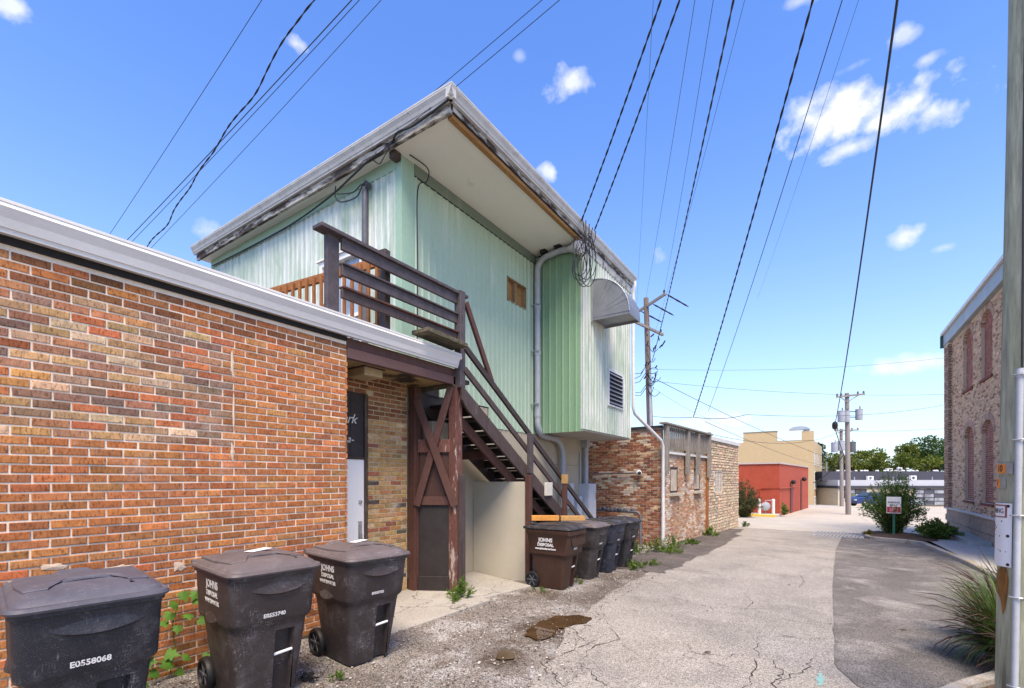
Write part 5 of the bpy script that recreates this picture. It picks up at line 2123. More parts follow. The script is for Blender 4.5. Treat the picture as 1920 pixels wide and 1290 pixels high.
def make_bin(loc, rz, body, lidm, label, group, number=None, nsize=.045, style=1, sticker=False, scale=1., logo=True):
    t = thing('wheelie_bin', (0, 0, 0), label, 'wheelie bin', group)
    bx0 = MB()
    rr = [rring(.02, -.25, .225, .20, .05, .06), rring(.05, -.26, .235, .205, .055, .065), rring(.46, -.31, .295, .25, .065, .075), rring(.50, -.315, .30, .254, .065, .075), rring(.52, -.316, .303, .256, .065, 0)]
    if style == 1:
        rr += [rring(.575, -.322, .312, .262, .065), rring(.60, -.345, .335, .285, .07), rring(.62, -.35, .345, .29, .07), rring(.90, -.37, .385, .298, .07), rring(.925, -.372, .39, .299, .07), rring(.93, -.39, .408, .31, .075), rring(.965, -.39, .41, .312, .075)]
    else:
        rr += [rring(.56, -.322, .31, .262, .065), rring(.565, -.35, .34, .288, .05), rring(.60, -.355, .35, .292, .05), rring(.86, -.375, .385, .30, .05), rring(.88, -.40, .41, .315, .06), rring(.945, -.40, .415, .318, .06)]
    bx0.loft(rr)
    if style == 1:
        smile(bx0, (.378, 0.02, .84), (0, 1, 0), (1, 0, 0), .19, .035, .022)
        smile(bx0, (-.02, -.288, .62), (1, 0, 0), (0, -1, 0), .13, .03, .02)
    ob = bx0.build('body', body, t, .004, smooth=True)
    if style == 2:
        mb = MB()
        for k in range(7):
            y = -.16 + k * .065
            mb.obox((.372, y, .80), (.012, 0, .0), (0, .009, 0), (.018, 0, .085))
        mb.prism([(.372, -.22, .88), (.372, -.15, .70), (.372, .26, .70), (.372, .30, .88)], (.012, 0, 0))
        mb.build('rib_panel', body, t, .003)
    # grab bar in the front channel
    mb = MB()
    mb.tube([(.255, .025, .335), (.255, .158, .345)], .011, 8)
    mb.build('grab_bar', M['paper'], t, smooth=True)
    # wheels
    for s_ in (-1, 1):
        mb = MB()
        mb.lathe([(.085, -.03), (.122, -.027), (.13, -.01), (.13, .012), (.122, .028), (.10, .03), (.096, .012), (.03, .012)], (-.30, s_ * .235, .13), (0, s_, 0), 20)
        wh = mb.build('wheel', M['black'], t, smooth=True)
        mb = MB()
        for k in range(6):
            a = k * PI / 3
            mb.obox((-.30 + .06 * math.cos(a), s_ * .252, .13 + .06 * math.sin(a)), (.038 * math.cos(a), 0, .038 * math.sin(a)), (0, .003, 0), (-.007 * math.sin(a), 0, .007 * math.cos(a)))
        mb.lathe([(.02, 0), (.018, .012), (.005, .016)], (-.30, s_ * .25, .13), (0, s_, 0), 10)
        mb.build('hub', M['pipe_dark'], wh)
    mb = MB()
    mb.tube([(-.30, -.235, .13), (-.30, .235, .13)], .012, 8)
    mb.build('axle', M['pipe_dark'], t)
    # lid
    mb = MB()
    mb.loft([rring(.955, -.40, .425, .323, .08), rring(.968, -.405, .432, .328, .08), rring(.984, -.40, .425, .322, .08), rring(.988, -.385, .405, .308, .075), rring(.985, -.38, .395, .302, .075), rring(1.006, -.36, .375, .288, .07), rring(1.030, -.31, .31, .24, .06), rring(1.044, -.22, .2, .16, .05)])
    lid = mb.build('lid', lidm, t, .003, smooth=True)
    mb = MB()
    out = [(-.30, -.27), (-.30, .27), (-.02, .275), (.24, .25), (.26, .16), (.14, .15), (.11, .08), (.105, 0), (.11, -.08), (.14, -.15), (.26, -.16), (.24, -.25), (-.02, -.275)]
    def dome(x, y):
        a = min(1, max(abs(y) / .30, abs(x) / .37))
        return 1.052 - .042 * a ** 2.2
    vs = [(x, y, dome(x, y) + .013) for x, y in out] + [(x, y, .99) for x, y in out]
    n_ = len(out)
    mb.add(vs + [(-.08, 0, 1.067), (-.3, 0, dome(-.3, 0) + .013)], [(k, (k + 1) % n_, n_ + (k + 1) % n_, n_ + k)[::-1] for k in range(n_)] + [((k + 1) % n_, k, 2 * n_)[::-1] for k in range(n_)])
    mb.build('lid_panel', lidm, lid, .003)
    mb = MB()
    mb.tube([(.115, y, 1.052 - .012 * (y / .14) ** 2) for y in [-.15 + .03 * k for k in range(11)]], .009, 6)
    mb.build('lid_handle', lidm, lid, smooth=True)
    mb = MB()
    for s_ in (-1, 1):
        mb.tube([(-.415, s_ * .24 - .06, .972), (-.415, s_ * .24 + .06, .972)], .024, 8)
    mb.tube([(-.41, -.10, .99), (-.425, -.06, 1.015), (-.425, .06, 1.015), (-.41, .10, .99)], .02, 8)
    mb.build('hinge', lidm, lid, smooth=True, kind='stuff')
    if sticker:
        mb = MB()
        zc = dome(-.02, .05)
        mb.obox((-.04, .04, 1.0695), (.035, .02, 0), (-.05, .09, 0), (0, 0, .001))
        mb.build('sticker', M['paper'], lid)
    ca = .085
    up = Vector((.155, 0, .98)).normalized()
    if number:
        text(number, (.361, -.01, .655), (0, 1, 0), up, nsize, M['white_ink'], t, bold=.0012, align='CENTER', sx=.95)
    if logo:
        ups = Vector((0, -.03, 1)).normalized()
        ys = -.2935
        if style == 1:
            for s_, z, tx_, sc in ((0, .865, 'JOHNS', .075), (1, .80, 'DISPOSAL', .05), (2, .745, 'WHITEWATER', .042)):
                text(tx_, (.02, -.2985 + (.9 - z) * .0 , z), (1, 0, 0), Vector((0, -.02, 1)), sc, M['white_ink'], t, bold=.0022 if s_ == 0 else .001, align='CENTER')
        else:
            for z, tx_, sc in ((.79, 'JOHNS', .082), (.715, 'DISPOSAL', .066), (.655, 'www.johnsdisposal.com', .038)):
                text(tx_, (-.02, -.3035, z), (1, 0, 0), Vector((0, -.03, 1)), sc, M['white_ink'], t, bold=.003, align='CENTER')
    t.location = loc
    t.rotation_euler = (0, 0, rz)
    t.scale = (scale,) * 3
    return t


P_navy = plastic('navy black plastic', (.015, .016, .023))
P_brown = plastic('purple brown plastic', (.036, .027, .026))
P_lid = plastic('faded lid plastic', (.105, .085, .084), (.24, .22, .22))
P_black = plastic('black plastic', (.020, .018, .019))
P_choc = plastic('chocolate plastic', (.050, .022, .013), (.10, .06, .045))
P_dk = plastic('dark brown plastic', (.034, .027, .025))
P_blue = plastic('dark blue plastic', (.020, .024, .040))
GF, GRW = 'wheelie bins along the orange brick wall', 'row of wheelie bins by the staircase'
make_bin((-3.73, .88, 0), R(-7), P_navy, plastic('navy lid', (.070, .068, .088), (.2, .2, .23)), 'blue black wheelie bin marked E0558068, nearest the left edge', GF, 'E0558068', .043, 1, False, 1.06, False)
make_bin((-3.78, 1.93, 0), R(-6), P_brown, P_lid, 'brown wheelie bin marked E0553740 in the middle of the brick wall', GF, 'E0553740', .040, 1, True, 1.05)
make_bin((-3.78, 2.90, zg(2.9)), R(-7), P_brown, P_lid, 'brown black wheelie bin with a wheel showing, in front of the white door', GF, 'E0553755', .032, 1, True, 1.04)
make_bin((-3.76, 6.86, zg(6.9)), R(0), P_choc, P_black, 'chocolate brown wheelie bin with white logo on its side at the front of the row', GRW, 'E0553', .05, 2, False, 1.03)
make_bin((-3.76, 7.92, zg(7.9)), R(-2), P_dk, P_lid, 'dark brown wheelie bin second in the row, behind the chocolate one', GRW, 'E055372', .036, 1, False, 1.0, False)
make_bin((-3.74, 8.75, zg(8.75)), R(-2), P_blue, P_black, 'dark blue wheelie bin third in the row', GRW, 'E055371', .036, 1, False, 1.0, False)
make_bin((-3.72, 9.55, zg(9.55)), R(-3), P_black, P_black, 'black wheelie bin last in the row, nearest the old brick wall', GRW, 'E055370', .036, 1, False, 1.0, False)
# orange plank across the first bin of the row
pk = thing('orange_plank', (-3.75, 6.95, 1.0), 'short orange painted plank lying across the chocolate brown bin', 'plank')
mb = MB()
mb.obox((-3.93, 6.80, 1.035), (.19, .13, 0), (-.035, .05, 0), (0, 0, .042))
mb.build('board', pmat('orange painted timber', (.50, .20, .035), (.62, .30, .06), 9, rough=.7, bump=.3, spot=(7, .62, .70, (.45, .06, .02))), pk, .004)
mb = MB()
mb.obox((-3.56, 7.09, 1.03), (.17, .12, 0), (-.03, .045, 0), (0, 0, .04))
mb.build('board', pmat('ochre timber', (.42, .21, .06), (.52, .30, .10), 9, rough=.7, bump=.3, spot=(7, .58, .70, (.20, .10, .04))), pk, .004)
#@@NEXT@@
# ------------------------------------------------------------------ 8 poles
mpole = pmat('green treated pole wood', (.31, .315, .205), (.47, .465, .34), 5, (1, 1, .12), rough=.9, bump=.7, bscale=30, bdist=.008, grit=.35, spot=(9, .55, .68, (.11, .105, .065), (1, 1, .06)))
mpole2 = pmat('grey pole wood', (.20, .18, .165), (.30, .275, .25), 5, (1, 1, .15), rough=.9, bump=.4, grit=.3)
PB, PT = Vector((1.085, 4.473, -.6)), Vector((1.215, 4.436, 11.4))


def pole_r(z): return .147 - .0025 * z


def pole_c(z): return PB.lerp(PT, (z - PB.z) / (PT.z - PB.z))


up_ = thing('utility_pole', (1.05, 4.46, zg(4.46)), 'greenish treated utility pole close to the camera at the right edge', 'utility pole')
mb = MB()
rings = []
for i in range(60):
    z = PB.z + (PT.z - PB.z) * i / 59
    c = pole_c(z)
    rings.append([c + Vector((math.cos(a), math.sin(a), 0)) * (pole_r(z) * (1 + .012 * mnoise.noise((math.cos(a) * 2, math.sin(a) * 2, z * .8)) + .006 * mnoise.noise((math.cos(a) * 9, math.sin(a) * 9, z * .5)))) for a in [2 * PI * k / 36 for k in range(36)]])
mb.loft(rings)
mb.build('shaft', mpole, up_, smooth=True)


def pole_pt(phi, z, off=0):
    c = pole_c(z)
    r = pole_r(z) + off
    return Vector((c.x + r * math.cos(R(phi)), c.y + r * math.sin(R(phi)), z))


def arc_sheet(mb, p0, p1, z0, z1, off, th=.002, n=14, rad=0):
    vs = []
    for j, o in enumerate((off, off + th)):
        for k in range(n + 1):
            ph = p0 + (p1 - p0) * k / n
            vs.append(pole_pt(ph, z0, o)); vs.append(pole_pt(ph, z1, o))
    m = 2 * (n + 1)
    fs = []
    for k in range(n):
        a = 2 * k
        fs.append((m + a, m + a + 2, m + a + 3, m + a + 1))
        fs.append((a, a + 1, a + 3, a + 2))
        fs.append((a, a + 2, m + a + 2, m + a))
        fs.append((a + 1, m + a + 1, m + a + 3, a + 3))
    fs.append((0, m, m + 1, 1)); fs.append((2 * n, 2 * n + 1, m + 2 * n + 1, m + 2 * n))
    mb.add(vs, fs)


mb = MB()
zs_ = [-.5, .4, 1.0, 1.7, 2.41]
mb.tube([pole_pt(238, z, .023) for z in zs_], .018, 12)
cd_ = mb.build('conduit', M['pipe'], up_, smooth=True)
mb = MB()
mb.lathe([(.021, -.03), (.023, .0), (.021, .02)], pole_pt(238, 2.38, .023), (0, 0, 1), 12)
mb.build('conduit_collar', M['pipe'], cd_)
for z in (.35, .93, 1.46, 1.95, 2.37):
    mb = MB()
    arc_sheet(mb, 225, 251, z - .006, z + .006, .003, .004, 8)
    pts = [pole_pt(238 + a, z, .022 + .022 * math.cos(R(b))) for a, b in ((-12, 100), (-10, 50), (-6, 20), (0, 0), (6, 20), (10, 50), (12, 100))]
    mb.tube(pts, .005, 5)
    mb.build('pipe_clamp', M['galv'], cd_)
mb = MB()
mb.tube([pole_pt(238 + 3 * math.sin(z), z, .012) for z in [2.4 + .25 * k for k in range(34)]], .006, 6)
mb.build('ground_wire', M['cable'], up_)
mb = MB()
mb.tube([pole_pt(240, 4.02, .005), pole_pt(243, 4.02, .04), pole_pt(248, 4.02, .045), pole_pt(252, 4.0, .035), pole_pt(255, 4.02, .01)], .005, 5)
mb.build('staple', M['black'], up_)
# torn wood scar
mb = MB()
sc_ = [(175, 1.00), (183, 1.07), (193, 1.10), (207, 1.12), (216, 1.10), (220, 1.02), (218, .93), (213, .83), (207, .79), (201, .88), (191, .92), (180, .93)]
n_ = len(sc_)
mb.add([pole_pt(p, z, .004) for p, z in sc_] + [pole_pt(201, .99, .012)], [(k, (k + 1) % n_, n_)[::-1] for k in range(n_)])
mb.build('torn_wood', pmat('torn orange wood', (.20, .085, .018), (.34, .17, .045), 9, (1, 1, .2), rough=.9, bump=.8, bscale=40, bdist=.01, grit=.4, spot=(14, .6, .68, (.05, .02, .01), (1, 1, .2))), up_)
mb = MB()
ax_ = Vector((.828, .5606, 0))
c = pole_c(10.75)
mb.obox(c + ax_ * -.2 + Vector((.14, -.2, 0)) * .9, ax_ * 1.75, Vector((.5606, -.828, 0)) * .05, (0, 0, .06))
mb.build('crossarm', mpole2, up_)


def bend_text(body, phi0, z, size, mat, parent, off, bold=0, sx=1.):
    o = text(body, (0, 0, 0), (1, 0, 0), (0, 1, 0), size, mat, None, bold=bold, sx=sx)
    inv = wmat(parent).inverted()
    for v in o.data.vertices:
        ph = phi0 + math.degrees(v.co.x / (pole_r(z) + off))
        v.co = inv @ pole_pt(ph, z + v.co.y, off + v.co.z)
    o.parent = parent
    return o


morange = pmat('orange plate', (.72, .22, .03), (.80, .27, .05), 6, rough=.5, bump=.02, grit=.05)
sg = thing('warning_sign', tuple(pole_pt(200, 1.1)), 'white metal warning plate bent round the near utility pole', 'sign')
mb = MB()
arc_sheet(mb, 98, 227, 1.115, 1.535, .010, .003, 26)
pl = mb.build('plate', pmat('white enamel', (.74, .75, .77), (.80, .81, .82), 3, rough=.4, bump=.02, grit=.03, spot=(9, .70, .78, (.25, .2, .18))), sg, smooth=True)
mred2 = pmat('faded maroon print', (.22, .07, .07), (.36, .16, .15), 20, rough=.6, bump=.02)
mb = MB()
arc_sheet(mb, 100, 217, 1.516, 1.526, .0135, .0008, 24)
arc_sheet(mb, 100, 217, 1.440, 1.448, .0135, .0008, 24)
arc_sheet(mb, 212, 217, 1.448, 1.516, .0135, .0008, 3)
mb.build('border', mred2, pl)
bend_text('WARNING', 142, 1.482, .045, plain('grey print', (.12, .10, .10), .6), pl, .0136, bold=.0006, sx=.84)
mb = MB()
for (a, b) in (((158, 1.41), (186, 1.37)), ((186, 1.37), (158, 1.33)), ((158, 1.41), (130, 1.37)), ((130, 1.37), (158, 1.33))):
    mb.tube([pole_pt(a[0] + (b[0] - a[0]) * k / 6, a[1] + (b[1] - a[1]) * k / 6, .0138) for k in range(7)], .002, 4)
mb.build('diamond', mred2, pl)
for ph, z in ((219, 1.517), (219, 1.32), (220, 1.132)):
    mb = MB()
    d = (pole_pt(ph, z, .02) - pole_pt(ph, z, 0)).normalized()
    mb.lathe([(.010, 0), (.009, .004), (.003, .006)], pole_pt(ph, z, .0125), d, 10)
    mb.build('bolt', plain('rusty bolt', (.03, .016, .012), .7), sg)
for k, (ph, z, s_) in enumerate(((204, 1.415, .006), (180, 1.318, .004), (198, 1.315, .005), (201, 1.215, .006), (195, 1.222, .004), (215, 1.215, .004))):
    mb = MB()
    d = (pole_pt(ph, z, .02) - pole_pt(ph, z, 0)).normalized()
    mb.lathe([(s_, 0), (s_ * .4, .001)], pole_pt(ph, z, .0132), d, 6)
    mb.build('chip', M['pipe_dark'], pl)


def tag_plate(z0, z1, p1, body, label, phit):
    t = thing('number_tag', tuple(pole_pt(215, z0)), label, 'number plate', 'orange number tags on the near pole')
    mb = MB()
    arc_sheet(mb, 150, p1, z0, z1, .006, .003, 12)
    b = mb.build('holder', M['galv'], t)
    mb = MB()
    arc_sheet(mb, 150, p1 - 16, z0 + .006, z1 - .006, .0095, .0015, 10)
    b2_ = mb.build('digit_plate', morange, t)
    bend_text(body, phit, (z0 + z1) / 2, z1 - z0 - .012, M['black'], b2_, .0112, bold=.001, sx=.8)


tag_plate(1.728, 1.802, 226, '10', 'upper orange tag reading 10 on the near utility pole', 184)
tag_plate(1.632, 1.705, 210, '1', 'lower orange tag with a narrower plate on the near utility pole', 178)

# pole rising behind the old brick building
mp1 = thing('utility_pole', (-7.5, 23.8, zg(23.8)), 'weathered utility pole with two crossarms and tangled fittings behind the old brick building', 'utility pole')
mb = MB()
mb.tube([(-7.42, 23.8, -.6), (-7.55, 23.8, 4.5), (-7.74, 23.77, 11.0)], [.17, .155, .125], 14)
mb.build('shaft', pmat('brown grey pole wood', (.14, .10, .075), (.24, .19, .16), 5, (1, 1, .15), rough=.9, bump=.4, grit=.3), mp1, smooth=True)
mb = MB()
mb.tube([(-7.33, 23.62, -.5), (-7.44, 23.62, 4.4), (-7.50, 23.62, 7.2)], .07, 8)
mb.build('riser', M['pipe'], mp1, smooth=True)
A1, A2 = Vector((-8.35, 24.05, 10.45)), Vector((-6.55, 23.1, 10.75))
mb = MB(); mb.bar(A1, A2, .10, .12); mb.build('crossarm', mpole2, mp1)
C1_, C2_ = Vector((-8.0, 22.6, 9.55)), Vector((-7.2, 24.9, 9.3))
mb = MB(); mb.bar(C1_, C2_, .10, .12); mb.build('crossarm', mpole2, mp1)
ins = [A1.lerp(A2, .05), A1.lerp(A2, .34), A1.lerp(A2, .95), C1_.lerp(C2_, .1), C1_.lerp(C2_, .92)]
for p in ins:
    mb = MB()
    mb.lathe([(.02, 0), (.05, .05), (.035, .09), (.06, .12), (.04, .17), (.02, .2)], p + Vector((0, 0, .05)), (0, 0, 1), 8)
    mb.build('insulator', M['black'], mp1, smooth=True)
for a in (A1.lerp(A2, .1), A1.lerp(A2, .5), A1.lerp(A2, .97)):
    mb = MB()
    pts = [a + Vector((.1 + .12 * k, .22 * k, -.03 - .06 * k)) for k in range(7)]
    mb.tube(pts, [.012, .04, .03, .045, .03, .04, .012], 6)
    mb.build('strain_insulator', M['black'], mp1)
rk = random.Random(4)
mb = MB()
for k in range(16):
    z = rk.choice([rk.uniform(8.2, 9.0), rk.uniform(6.2, 8.2)])
    x = -7.6 + rk.uniform(-.2, .75) * (1 if z > 7 else .7)
    p = Vector((x, 23.5 + rk.uniform(-.2, .2), z))
    mb.tube([p, p + Vector((rk.uniform(-.15, .2), 0, rk.uniform(.1, .3)))], .035, 6)
for k in range(9):
    z0 = rk.uniform(6.2, 8.6)
    p = Vector((-7.6, 23.55, z0)); q = Vector((-7.6 + rk.uniform(.2, .75), 23.5, z0 + rk.uniform(-.6, .6)))
    pts = [p.lerp(q, t) + Vector((0, 0, -.3 * math.sin(PI * t))) for t in [i / 8 for i in range(9)]]
    mb.tube(pts, .016, 5)
for k in range(5):
    z0 = rk.uniform(6.3, 7.6)
    p = Vector((-7.65, 23.55, z0)); q = Vector((-8.15 - rk.uniform(0, .2), 23.5, z0 - rk.uniform(.1, .7)))
    mb.tube([p, p.lerp(q, .5) + Vector((0, 0, -.2)), q], .016, 5)
mb.tube([(-7.5 + .25 * math.cos(a) + .2, 23.5, 7.15 + .14 * math.sin(a)) for a in [k * .5 for k in range(13)]], .018, 5)
mb.build('wire_fittings', M['black'], mp1, kind='stuff')


def pole_far(base, top, r0, r1, arm, cans, label, dark=False):
    t = thing('utility_pole', base, label, 'utility pole')
    b, tp = Vector(base), Vector(top)
    mb = MB()
    mb.tube([b - Vector((0, 0, .4)), b.lerp(tp, .5), tp], [r0, (r0 + r1) / 2, r1], 12)
    mb.build('shaft', mpole2, t, smooth=True)
    u = Vector((.828, .5606, 0))
    for (z, a, bb_, tilt) in arm:
        c = b.lerp(tp, (z - b.z) / (tp.z - b.z))
        mb = MB()
        mb.bar(c + u * a + Vector((.05, -.18, -tilt)), c + u * bb_ + Vector((.05, -.18, tilt)), .09, .11)
        ar_ = mb.build('crossarm', mpole2, t)
        for s_ in (a, bb_):
            mb = MB()
            mb.tube([c + u * s_ * .7 + Vector((.05, -.18, tilt * .7 * (1 if s_ > 0 else -1))), c + Vector((0, -.15, -.45))], .03, 5)
            mb.build('arm_brace', mpole2, t)
            for e in (.95, .6):
                mb = MB()
                mb.lathe([(.03, 0), (.07, .05), (.05, .1), (.06, .14), (.02, .18)], c + u * s_ * e + Vector((.05, -.18, .05 + tilt * e * (1 if s_ > 0 else -1))), (0, 0, 1), 8)
                mb.build('insulator', M['pipe_dark'], t)
    for (off, z, h, r, mt) in cans:
        c = b.lerp(tp, (z - b.z) / (tp.z - b.z)) + u * off + Vector((.06, -.12, 0))
        mb = MB()
        mb.lathe([(r * .96, 0), (r, .04), (r, h * .9), (r * 1.06, h * .91), (r * 1.06, h * .97), (r * .8, h)], c, (0, 0, 1), 16)
        cn_ = mb.build('transformer', mt, t, smooth=True)
        mb = MB()
        mb.lathe([(.035, 0), (.05, .06), (.03, .1), (.045, .15), (.015, .2)], c + Vector((.05, 0, h)), (0, 0, 1), 7)
        mb.build('bushing', M['pipe_dark'], cn_)
        if abs(off) > r + r0:
            mb = MB()
            for zz in (.25, .75):
                mb.bar(c + Vector((0, 0, h * zz)), c - u * off + Vector((0, 0, h * zz)), .05, .05)
            mb.build('can_bracket', M['black'], t, kind='stuff')
    return t


mcan = pmat('transformer grey', (.30, .32, .36), (.36, .38, .43), 3, rough=.5, bump=.02, grit=.06)
pole_far((1.2, 39.3, zg(39.3)), (1.12, 39.3, 7.55), .17, .13, [(7.35, -.78, 1.12, .10)], [(-.48, 5.55, .78, .22, mcan), (-.12, 5.55, .75, .18, mcan), (.72, 5.7, .74, .21, mcan)], 'grey utility pole with three transformers near the bush beyond the street')
pole_far((1.15, 54.5, zg(54.5)), (1.1, 54.5, 6.45), .18, .13, [(6.3, -.7, 1.6, .02)], [(-.72, 4.2, .95, .28, mcan), (-.1, 4.35, .95, .28, mcan), (.95, 4.2, 1.0, .30, plain('dark can', (.10, .10, .11), .5))], 'second utility pole standing just behind the transformer pole')
for (x, y, h, lab) in ((-.1, 84, 6.2, 'thin pale pole at the end of the far alley'), (.9, 88, 4.5, 'shorter thin pole right of the thin pale pole far off')):
    t = thing('utility_pole', (x, y, zg(y)), lab, 'utility pole')
    mb = MB(); mb.tube([(x, y, zg(y) - .3), (x, y, zg(y) + h)], .13, 8); mb.build('shaft', mpole2, t)

# ------------------------------------------------------------------ 9 overhead cables
GC = 'overhead cables'


def cable(p, q, r, label, sag=.3, mat=None, twist=0, wob=0, n=48, group=GC, seed=0):
    p, q = Vector(p), Vector(q)
    mb = MB()
    def path(ph):
        pts = []
        d = (q - p).normalized()
        a = d.orthogonal().normalized()
        b = d.cross(a)
        N_ = n if not twist else max(n, int((q - p).length / twist * 9))
        for k in range(N_ + 1):
            t = k / N_
            x = p.lerp(q, t) + Vector((0, 0, -4 * sag * t * (1 - t)))
            if twist:
                th = 2 * PI * (q - p).length * t / twist + ph
                x += (a * math.cos(th) + b * math.sin(th)) * r * .9
            if wob:
                x += (a * mnoise.noise((t * (q - p).length * .9, seed, 0)) + b * mnoise.noise((t * (q - p).length * .9, seed, 9))) * wob
            pts.append(x)
        return pts
    if twist:
        for k in range(2):
            mb.tube(path(PI * k), r, 5)
    else:
        mb.tube(path(0), r, 6)
    return mb.build('power_cable', mat or M['cable'], None, smooth=True, label=label, cat='cable', group=group)


cable((-17.5, 3.9, 7.0), (-.378, 3.729, 10.76), 0.0047, 'thin outer wire over the brick roof, leftmost of the fan in the sky', .15)
cable((-17.3, 4.0, 7.0), (1.447, 4.965, 10.76), 0.0078, 'wire crossing the sky over the left roof, second of the fan at its foot', .15)
cable((-17.2, 4.1, 7.0), (1.512, 5.009, 10.76), 0.0055, 'thin wire running beside a thicker one over the left roof', .15)
cable((-16.5, 4.6, 7.0), (-.167, 3.872, 10.76), 0.0078, 'thick wavy twisted cable over the left roof', .35, twist=.5, wob=.10, seed=3)
cable((-16.7, 4.5, 7.0), (1.532, 5.022, 10.76), 0.0047, 'thin wire over the left roof, rightmost of the fan in the sky', .2)
cable((-5.1, 4.80, 7.05), (1.25, 5.6, 9.2), 0.0047, 'upper of two thin wires leaving the front eave corner of the green building', .05)
cable((-5.0, 4.80, 6.88), (1.3, 5.5, 8.9), 0.0047, 'lower of two thin wires leaving the front eave corner of the green building', .05)
cable((-4.25, 8.85, 7.06), (.579, 4.377, 10.76), 0.0094, 'black twisted service cable to the bay eave, left of the pair', .22, twist=.34)
cable((-4.25, 9.50, 7.14), (.735, 4.483, 10.76), 0.0094, 'black twisted service cable to the bay eave, right of the pair', .22, twist=.34)
cable((-8.29, 23.9, 10.6), (-.774, 3.461, 10.76), 0.0039, 'hair thin wire in the sky just right of the service cable pair', .2)
cable((-7.75, 23.77, 11.0), (-.053, 3.949, 10.76), 0.0055, 'thin wire to the top of the pole behind the old brick building', .35)
cable((-6.62, 23.1, 10.9), (.07, 4.033, 10.76), 0.0055, 'thin wire to the right tip of the crossarm on the pole behind the brick', .35)
cable((-7.4, 23.7, 7.7), (.433, 4.278, 10.76), 0.0109, 'thick twisted cable running down to the fittings on the pole behind the brick', .45, twist=.6)
cable((-7.42, 23.7, 8.7), (.699, 4.458, 10.76), 0.0039, 'hair thin wire beside the thick twisted cable to the pole behind the brick', .45)
cable((-4.286, 18.836, 4.08), (1.178, 4.783, 10.76), 0.0109, 'thick double cable dropping to the wires above the stone veneer', .35, twist=.5)
cable((-3.808, 19.159, 4.3), (1.523, 5.016, 10.76), 0.0070, 'single cable right of the thick double one, dropping over the stone veneer', .35)
cable((-3.231, 29.21, 11.737), (1.72, 5.15, 10.76), 0.0039, 'hair thin wire in front of the large cloud', .2)
cable((.398, 36.498, 5.1), (1.043, 4.691, 10.76), 0.0203, 'thickest black cable, straight across the large cloud to a splice box', .75, n=60)
mb = MB()
mb.lathe([(.03, -.3), (.14, -.2), (.17, 0), (.14, .2), (.03, .3)], (.41, 36.4, 5.1), (0, -.2, .3), 8)
mb.build('splice_box', M['black'], None, smooth=True, label='black lump shaped splice box hanging on the thickest cable', cat='splice box')
cable((.398, 36.5, 5.0), (1.25, 49.5, 3.6), 0.0312, 'cable from the splice box down to the second far pole', .1)
cable((1.2, 49.5, 3.8), (-1.184, 57.163, 1.26), 0.0390, 'dark cable slanting from the far poles down to the yellow brick building', .4)
cable((-7.45, 23.8, 7.3), (10, 44.5, 10.4), 0.0062, 'highest faint wire crossing level toward the right brick building', .5)
cable((-7.45, 23.8, 6.7), (10, 44.5, 7.6), 0.0078, 'middle wire crossing level toward the right brick building', .5)
cable((-7.3, 23.5, 4.85), (-4.286, 18.836, 4.07), 0.0109, 'short thick cable from the brick building pole to the cable junction', .05)
cable((-4.286, 18.836, 4.07), (-3.151, 24.434, 4.72), 0.0125, 'thick cable with clips just right of the cable junction', .12)
cable((-3.151, 24.434, 4.72), (10, 51, 8.2), 0.0101, 'long cable rising gently right from the cable junction', .6)
cable((-7.45, 23.8, 6.9), (1.21, 53.954, 3.16), 0.0140, 'wire slanting down from the brick building pole to the far poles', .3)
cable((-5.238, 23.021, 3.99), (1.15, 54.3, 6.25), 0.0125, 'wire grazing the yellow parapet on its way to the far poles', .9)
cable((1.15, 54.3, 6.2), (12, 56, 6.3), 0.0125, 'wire leaving the far poles level to the right', .2)
cable((-3.91, 19.09, 3.9), (.19, 60.508, 3.0), 0.0094, 'lowest wire sloping across the yellow brick wall', .3)
cable((-7.45, 23.8, 6.4), (-4.4, 30, 4.6), 0.0055, 'slack thin wire below the pole fittings', .25)
# cables on the green building
GF2 = 'service cables fixed to the green building'
mb = MB()
pts = [(-4.32, 4.83, 6.93), (-5.0, 4.83, 6.86), (-5.35, 4.83, 6.90), (-5.6, 4.90, 6.85), (-6.1, 4.90, 6.80), (-6.6, 4.95, 6.75), (-7.1, 5.0, 6.70), (-7.8, 5.05, 6.66), (-8.6, 5.08, 6.63), (-9.5, 5.09, 6.63), (-10.5, 5.09, 6.64), (-11.9, 5.09, 6.67)]
def smooth_pts(P, n=6):
    P = [Vector(p) for p in P]; out = []
    for i in range(len(P) - 1):
        p0, p1, p2, p3 = P[max(0, i - 1)], P[i], P[i + 1], P[min(len(P) - 1, i + 2)]
        for k in range(n):
            f = k / n
            out.append(.5 * ((2 * p1) + (p2 - p0) * f + (2 * p0 - 5 * p1 + 4 * p2 - p3) * f * f + (3 * p1 - p0 - 3 * p2 + p3) * f ** 3))
    out.append(P[-1]); return out
mb.tube(smooth_pts(pts), .016, 6)
mb.build('wall_cable', M['cable'], None, smooth=True, label='bundled black cable sagging along the front eave of the green building', cat='cable', group=GF2)
mb = MB()
mb.tube(smooth_pts([(-5.40, 4.83, 6.88), (-5.75, 4.90, 6.70), (-5.95, 4.98, 6.74), (-6.05, 4.93, 6.86), (-5.85, 4.88, 6.93), (-5.6, 4.88, 6.87)]), .008, 5)
mb.build('wall_cable', M['cable'], None, smooth=True, label='small loop of cable hanging under the front fascia near the corner', cat='cable', group=GF2)
mb = MB()
mb.tube(smooth_pts([(-6.30, 5.05, 6.60), (-6.33, 4.98, 6.56), (-6.5, 4.98, 6.40), (-6.9, 4.97, 6.44), (-7.05, 4.96, 6.58), (-6.98, 4.92, 6.72)]), .011, 5)
